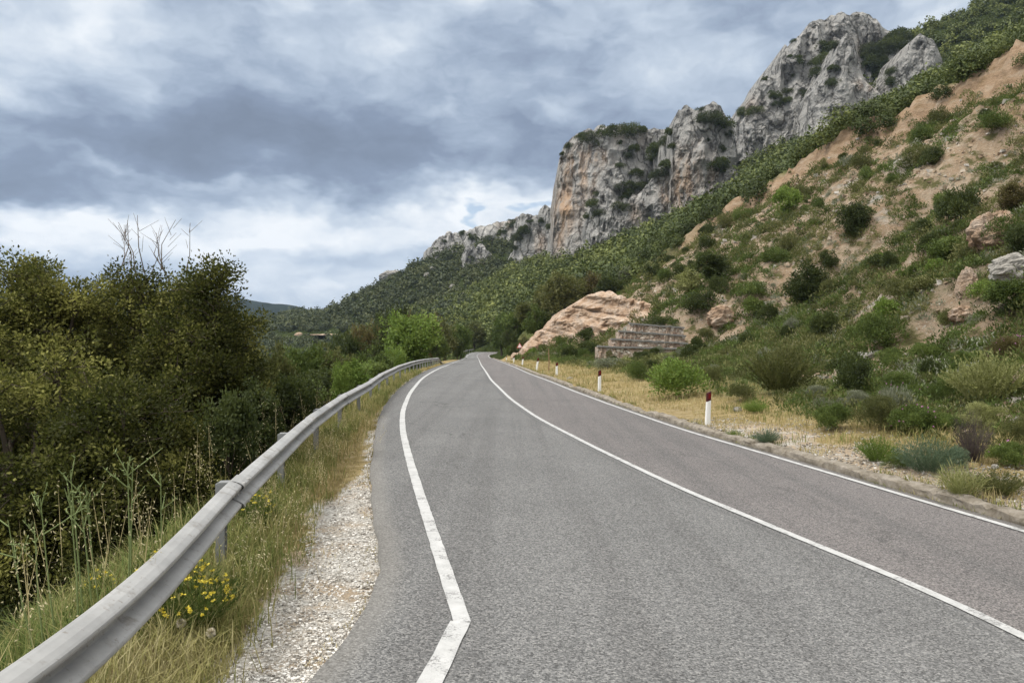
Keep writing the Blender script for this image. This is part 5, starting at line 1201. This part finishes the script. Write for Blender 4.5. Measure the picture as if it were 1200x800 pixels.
n = 34000; y = near_y(n, 7, 95); x = xr(y) + toe_u(y) + r.uniform(-.5, 36, n); nz = fbm(x * .35, y * .35, octv=3, seed=52); keep = (x < bound_x(y) + 1) & (nz > -.12); x, y = x[keep], y[keep]; stones('scree', x, y, (.03 + .13 * r.uniform(0, 1, len(x)) ** 4) * (1 + y / 60), SLST, 'loose stones scattered over the bare slope', .12)
# low scrub too small and dense to count
def low_scrub(name, n0, test, s0, s1, mat, label, per=84, tall=.8, leaf=.24, ymax=95, ymin=5, us=40):
    y = near_y(n0, ymin, ymax); x = xr(y) + r.uniform(.6, us, n0); keep = test(x, y); x, y = x[keep], y[keep]; n = len(x)
    s = (s0 + (s1 - s0) * r.uniform(0, 1, n) ** 2.2) * (1 + .006 * y); z = H(x, y)
    d = rdir(n * per, r).reshape(n, per, 3); d[..., 2] = np.abs(d[..., 2]); rad = s[:, None] * .5 * (1 - .45 * r.uniform(0, 1, (n, per)) ** 1.5) * (1 + .3 * r.normal(size=(n, per)) * .5)
    P = np.stack([x, y, z - .03], 1)[:, None] + d * rad[..., None] * np.array([1, 1, tall * 1.5]); D = d * .6 + r.normal(size=d.shape) * .5 + np.array([0, 0, .5]); L = np.minimum(np.repeat(s * leaf, per), np.repeat(.05 + .0028 * y, per)) * r.uniform(.6, 1.3, n * per)
    v, f = leaf_quads(P.reshape(-1, 3), D.reshape(-1, 3), L, L * .34, r); rn = np.clip(.55 * np.repeat(r.uniform(0, 1, n), per) + .45 * r.uniform(0, 1, n * per), 0, 1)
    print(name, n); return tag(mobj(name, quick_mesh(name, v, f, {'rnd': np.repeat(rn, 4)}), mat), label, kind='stuff')
onslope = lambda x, y: (x - xr(y) > toe_u(y)) & (x < bound_x(y) + 1)
clus = lambda x, y, s, th: fbm(x * .22, y * .22, octv=3, seed=s) + .35 * fbm(x * .8, y * .8, seed=s + 1) > th
up_ = lambda x, y: sm(-20, -8, x - bound_x(y))
nowall = lambda x, y: ~((x / y * F + 600 > 692) & (x / y * F + 600 < 812) & (y > 46) & (y < 56))
low_scrub('low_scrub', 26000, lambda x, y: onslope(x, y) & clus(x, y, 701, -.12 + .13 * up_(x, y)) & nowall(x, y), .22, .85, LM['green'], 'low green scrub dotting the bare slope')
low_scrub('low_scrub', 20000, lambda x, y: onslope(x, y) & clus(x, y, 711, -.10 + .13 * up_(x, y)) & nowall(x, y), .22, .95, LM['olive'], 'low olive scrub dotting the bare slope')
low_scrub('low_scrub', 8000, lambda x, y: onslope(x, y) & clus(x, y, 721, .02 + .1 * up_(x, y)) & nowall(x, y), .22, .7, LM['grey'], 'low grey scrub dotting the bare slope')
low_scrub('low_scrub', 7000, lambda x, y: onslope(x, y) & clus(x, y, 731, .03 + .2 * up_(x, y)) & nowall(x, y), .3, 1.0, LM['dark'], 'low dark scrub dotting the bare slope', per=70)
belt = lambda x, y: (x - xr(y) > np.interp(y, [5, 9, 14, 22, 60, 80], [1.6, 2.0, 2.4, 2.8, 2.4, 1.2])) & (x - xr(y) < toe_u(y) + 2.6)
low_scrub('ground_cover', 7000, lambda x, y: belt(x, y) & clus(x, y, 741, -.2) & nowall(x, y), .16, .55, LM['green'], 'low green ground cover between the verge and the slope', per=80, leaf=.20, us=18)
low_scrub('ground_cover', 5500, lambda x, y: belt(x, y) & clus(x, y, 751, -.12) & nowall(x, y), .2, .6, LM['olive'], 'low olive ground cover between the verge and the slope', per=80, leaf=.20, us=18)
low_scrub('ground_cover', 1600, lambda x, y: belt(x, y) & clus(x, y, 761, .0) & nowall(x, y), .16, .5, LM['pale'], 'pale ground cover between the verge and the slope', per=60, leaf=.28, us=18)

def undergrowth(n, y0, y1, d0, d1, s0, s1, mat, label, per):
    y = near_y(n, y0, y1); x = xrail(y) - d0 - (d1 - d0) * r.uniform(0, 1, n) ** 1.3; s = s0 + (s1 - s0) * r.uniform(0, 1, n) ** 2; z = H(x, y)
    keep = (xrail(y) - x > 2.6) | (s < .45); x, y, s, z = x[keep], y[keep], s[keep], z[keep]; n = len(x)
    d = rdir(n * per, r).reshape(n, per, 3); d[..., 2] = np.abs(d[..., 2]); rad = s[:, None] * .55 * (1 - .5 * r.uniform(0, 1, (n, per)) ** 1.5) * (1 + .2 * r.normal(size=(n, per)))
    P = np.stack([x, y, z - .04], 1)[:, None] + d * rad[..., None] * np.array([1, 1, 1.25]); D = d * .6 + r.normal(size=d.shape) * .55 + np.array([0, 0, .3]); L = np.repeat(.045 + .002 * y, per) * r.uniform(.7, 1.4, n * per)
    v, f = leaf_quads(P.reshape(-1, 3), D.reshape(-1, 3), L, L * .5, r); rn = np.clip(.5 * np.repeat(r.uniform(0, 1, n), per) + .5 * r.uniform(0, 1, n * per), 0, 1)
    return tag(mobj('undergrowth', quick_mesh('undergrowth', v, f, {'rnd': np.repeat(rn, 4)}), mat), label, kind='stuff')
undergrowth(1500, 2.0, 46, 1.9, 16, .3, 1.3, LM['dark'], 'dark undergrowth on the bank beneath the oaks', 150)
undergrowth(900, 3.0, 60, 2.4, 18, .3, 1.1, LM['green'], 'mid green undergrowth on the bank beyond the guard rail', 130)

# ------------------------------------------------------------------ single plants by the rail
STALK = simple_mat('green_flower_stalk', (.16, .20, .075), .6, var=.25, scale=15)
tops = [((52, 702), (14, 607)), ((56, 706), (33, 614)), ((70, 670), (40, 586)), ((93, 667), (75, 580)), ((101, 660), (82, 551)), ((112, 646), (89, 569)), ((122, 642), (108, 565)), ((150, 653), (147, 541)), ((154, 650), (157, 541)), ((194, 607), (192, 555))]
for i, (a, c) in enumerate(tops):
    d = 3.9 + .12 * i; x = (a[0] - 600) / F * d; gz = ground(x, d); zt = CAM_Z + (400 - c[1]) / F * d; xt = (c[0] - 600) / F * d
    mb = MB(); q = np.array([0, 0, -.05]); tp = np.array([xt - x, r.normal() * .05, zt - gz]); mid = q + (tp - q) * .5 + np.array([r.normal() * .015, 0, 0])
    mb.tube([q, mid, tp], [.006, .005, .002], 5, False)
    for k in range(4):
        s = r.uniform(.7, .96); p0 = q + (tp - q) * s; p1 = p0 + np.array([r.normal() * .07, r.normal() * .05, r.uniform(.07, .15)]); mb.tube([p0, p1], [.004, .002], 4, False)
        for j in range(4): p2 = p0 + (p1 - p0) * r.uniform(.3, 1); mb.tube([p2, p2 + r.normal(size=3) * .012 + np.array([0, 0, .012])], [.005, .002], 4, False)
    o = mb.build('flower_stalk', STALK, smooth=True); o.location = (x, d, gz); tag(o, 'tall thin green flower stalk standing behind the guard rail', 'wild plant', 'tall flower stalks behind the guard rail')
YEL = simple_mat('yellow_petals', (.64, .53, .07), .6, var=.15, scale=40)
def flowering(label, px, row, wpx, hpx, nfl, seed, ym=2.2):
    x, y, z = hit(px, row, ym); wd = wpx / F * y; hh = hpx / F * y; rr = np.random.default_rng(seed)
    root = empty('flowering_plant', (x, y, z)); tag(root, label, 'wild plant', 'yellow flowers by the guard rail')
    me = spray_mesh('foliage', 130, 26, hh / wd * 1.0, .5, .07, .016, seed=seed); o = mobj('foliage', me, LM['green'], root); o.scale = (wd, wd, wd)
    a = rr.uniform(0, 6.28, nfl); q = np.sqrt(rr.uniform(0, 1, nfl)) * .5 * wd; P = np.stack([np.cos(a) * q, np.sin(a) * q, hh * (1.0 - .5 * (q / (.5 * wd)) ** 2) * rr.uniform(.8, 1.1, nfl)], 1); P = np.repeat(P, 6, 0)
    D = rdir(6 * nfl, rr) * np.array([1, 1, .5]) + np.array([0, -.2, .35]); v, f = leaf_quads(P, D, .017 * rr.uniform(.8, 1.3, 6 * nfl), .013, rr); mobj('blossom', quick_mesh('blossom', v, f), YEL, root)
flowering('yellow flowering plant in front of the rail beside the seed heads', 226, 748, 92, 92, 120, 31)
flowering('yellow flowering plant growing through the bottom of the rail', 190, 706, 64, 62, 50, 32)
flowering('yellow flowers behind the rail at its near end', 118, 708, 40, 42, 22, 33)
flowering('orange yellow bushy plant against the rail farther along', 302, 622, 50, 50, 26, 34, 4.0)
FLUFF = simple_mat('pale_seed_fluff', (.55, .50, .38), .9, var=.1, scale=60)
for px, row, lab in ((210, 730, 'round pale seed head touching the yellow flowers'), (245, 741, 'bigger round pale seed head closest to the gravel')):
    x, y, z = hit(px + 2, row + 32, 2.2); h = 32 / F * y; root = empty('seed_head', (x, y, z)); tag(root, lab, 'seed head', 'seed heads beside the yellow flowers')
    mb = MB(); mb.tube([(0, 0, -.03), (.004, 0, h * .5), (0, 0, h)], [.003, .0025, .002], 5, False); mb.build('stem', STALK, root)
    n_ = 420; d = rdir(n_, r); v, f = leaf_quads(np.repeat(np.array([[0, 0, h]]), n_, 0) + d * .006, d, .022 * r.uniform(.85, 1.1, n_), .004, r, 0); mobj('fluff', quick_mesh('fluff', v, f), FLUFF, root)
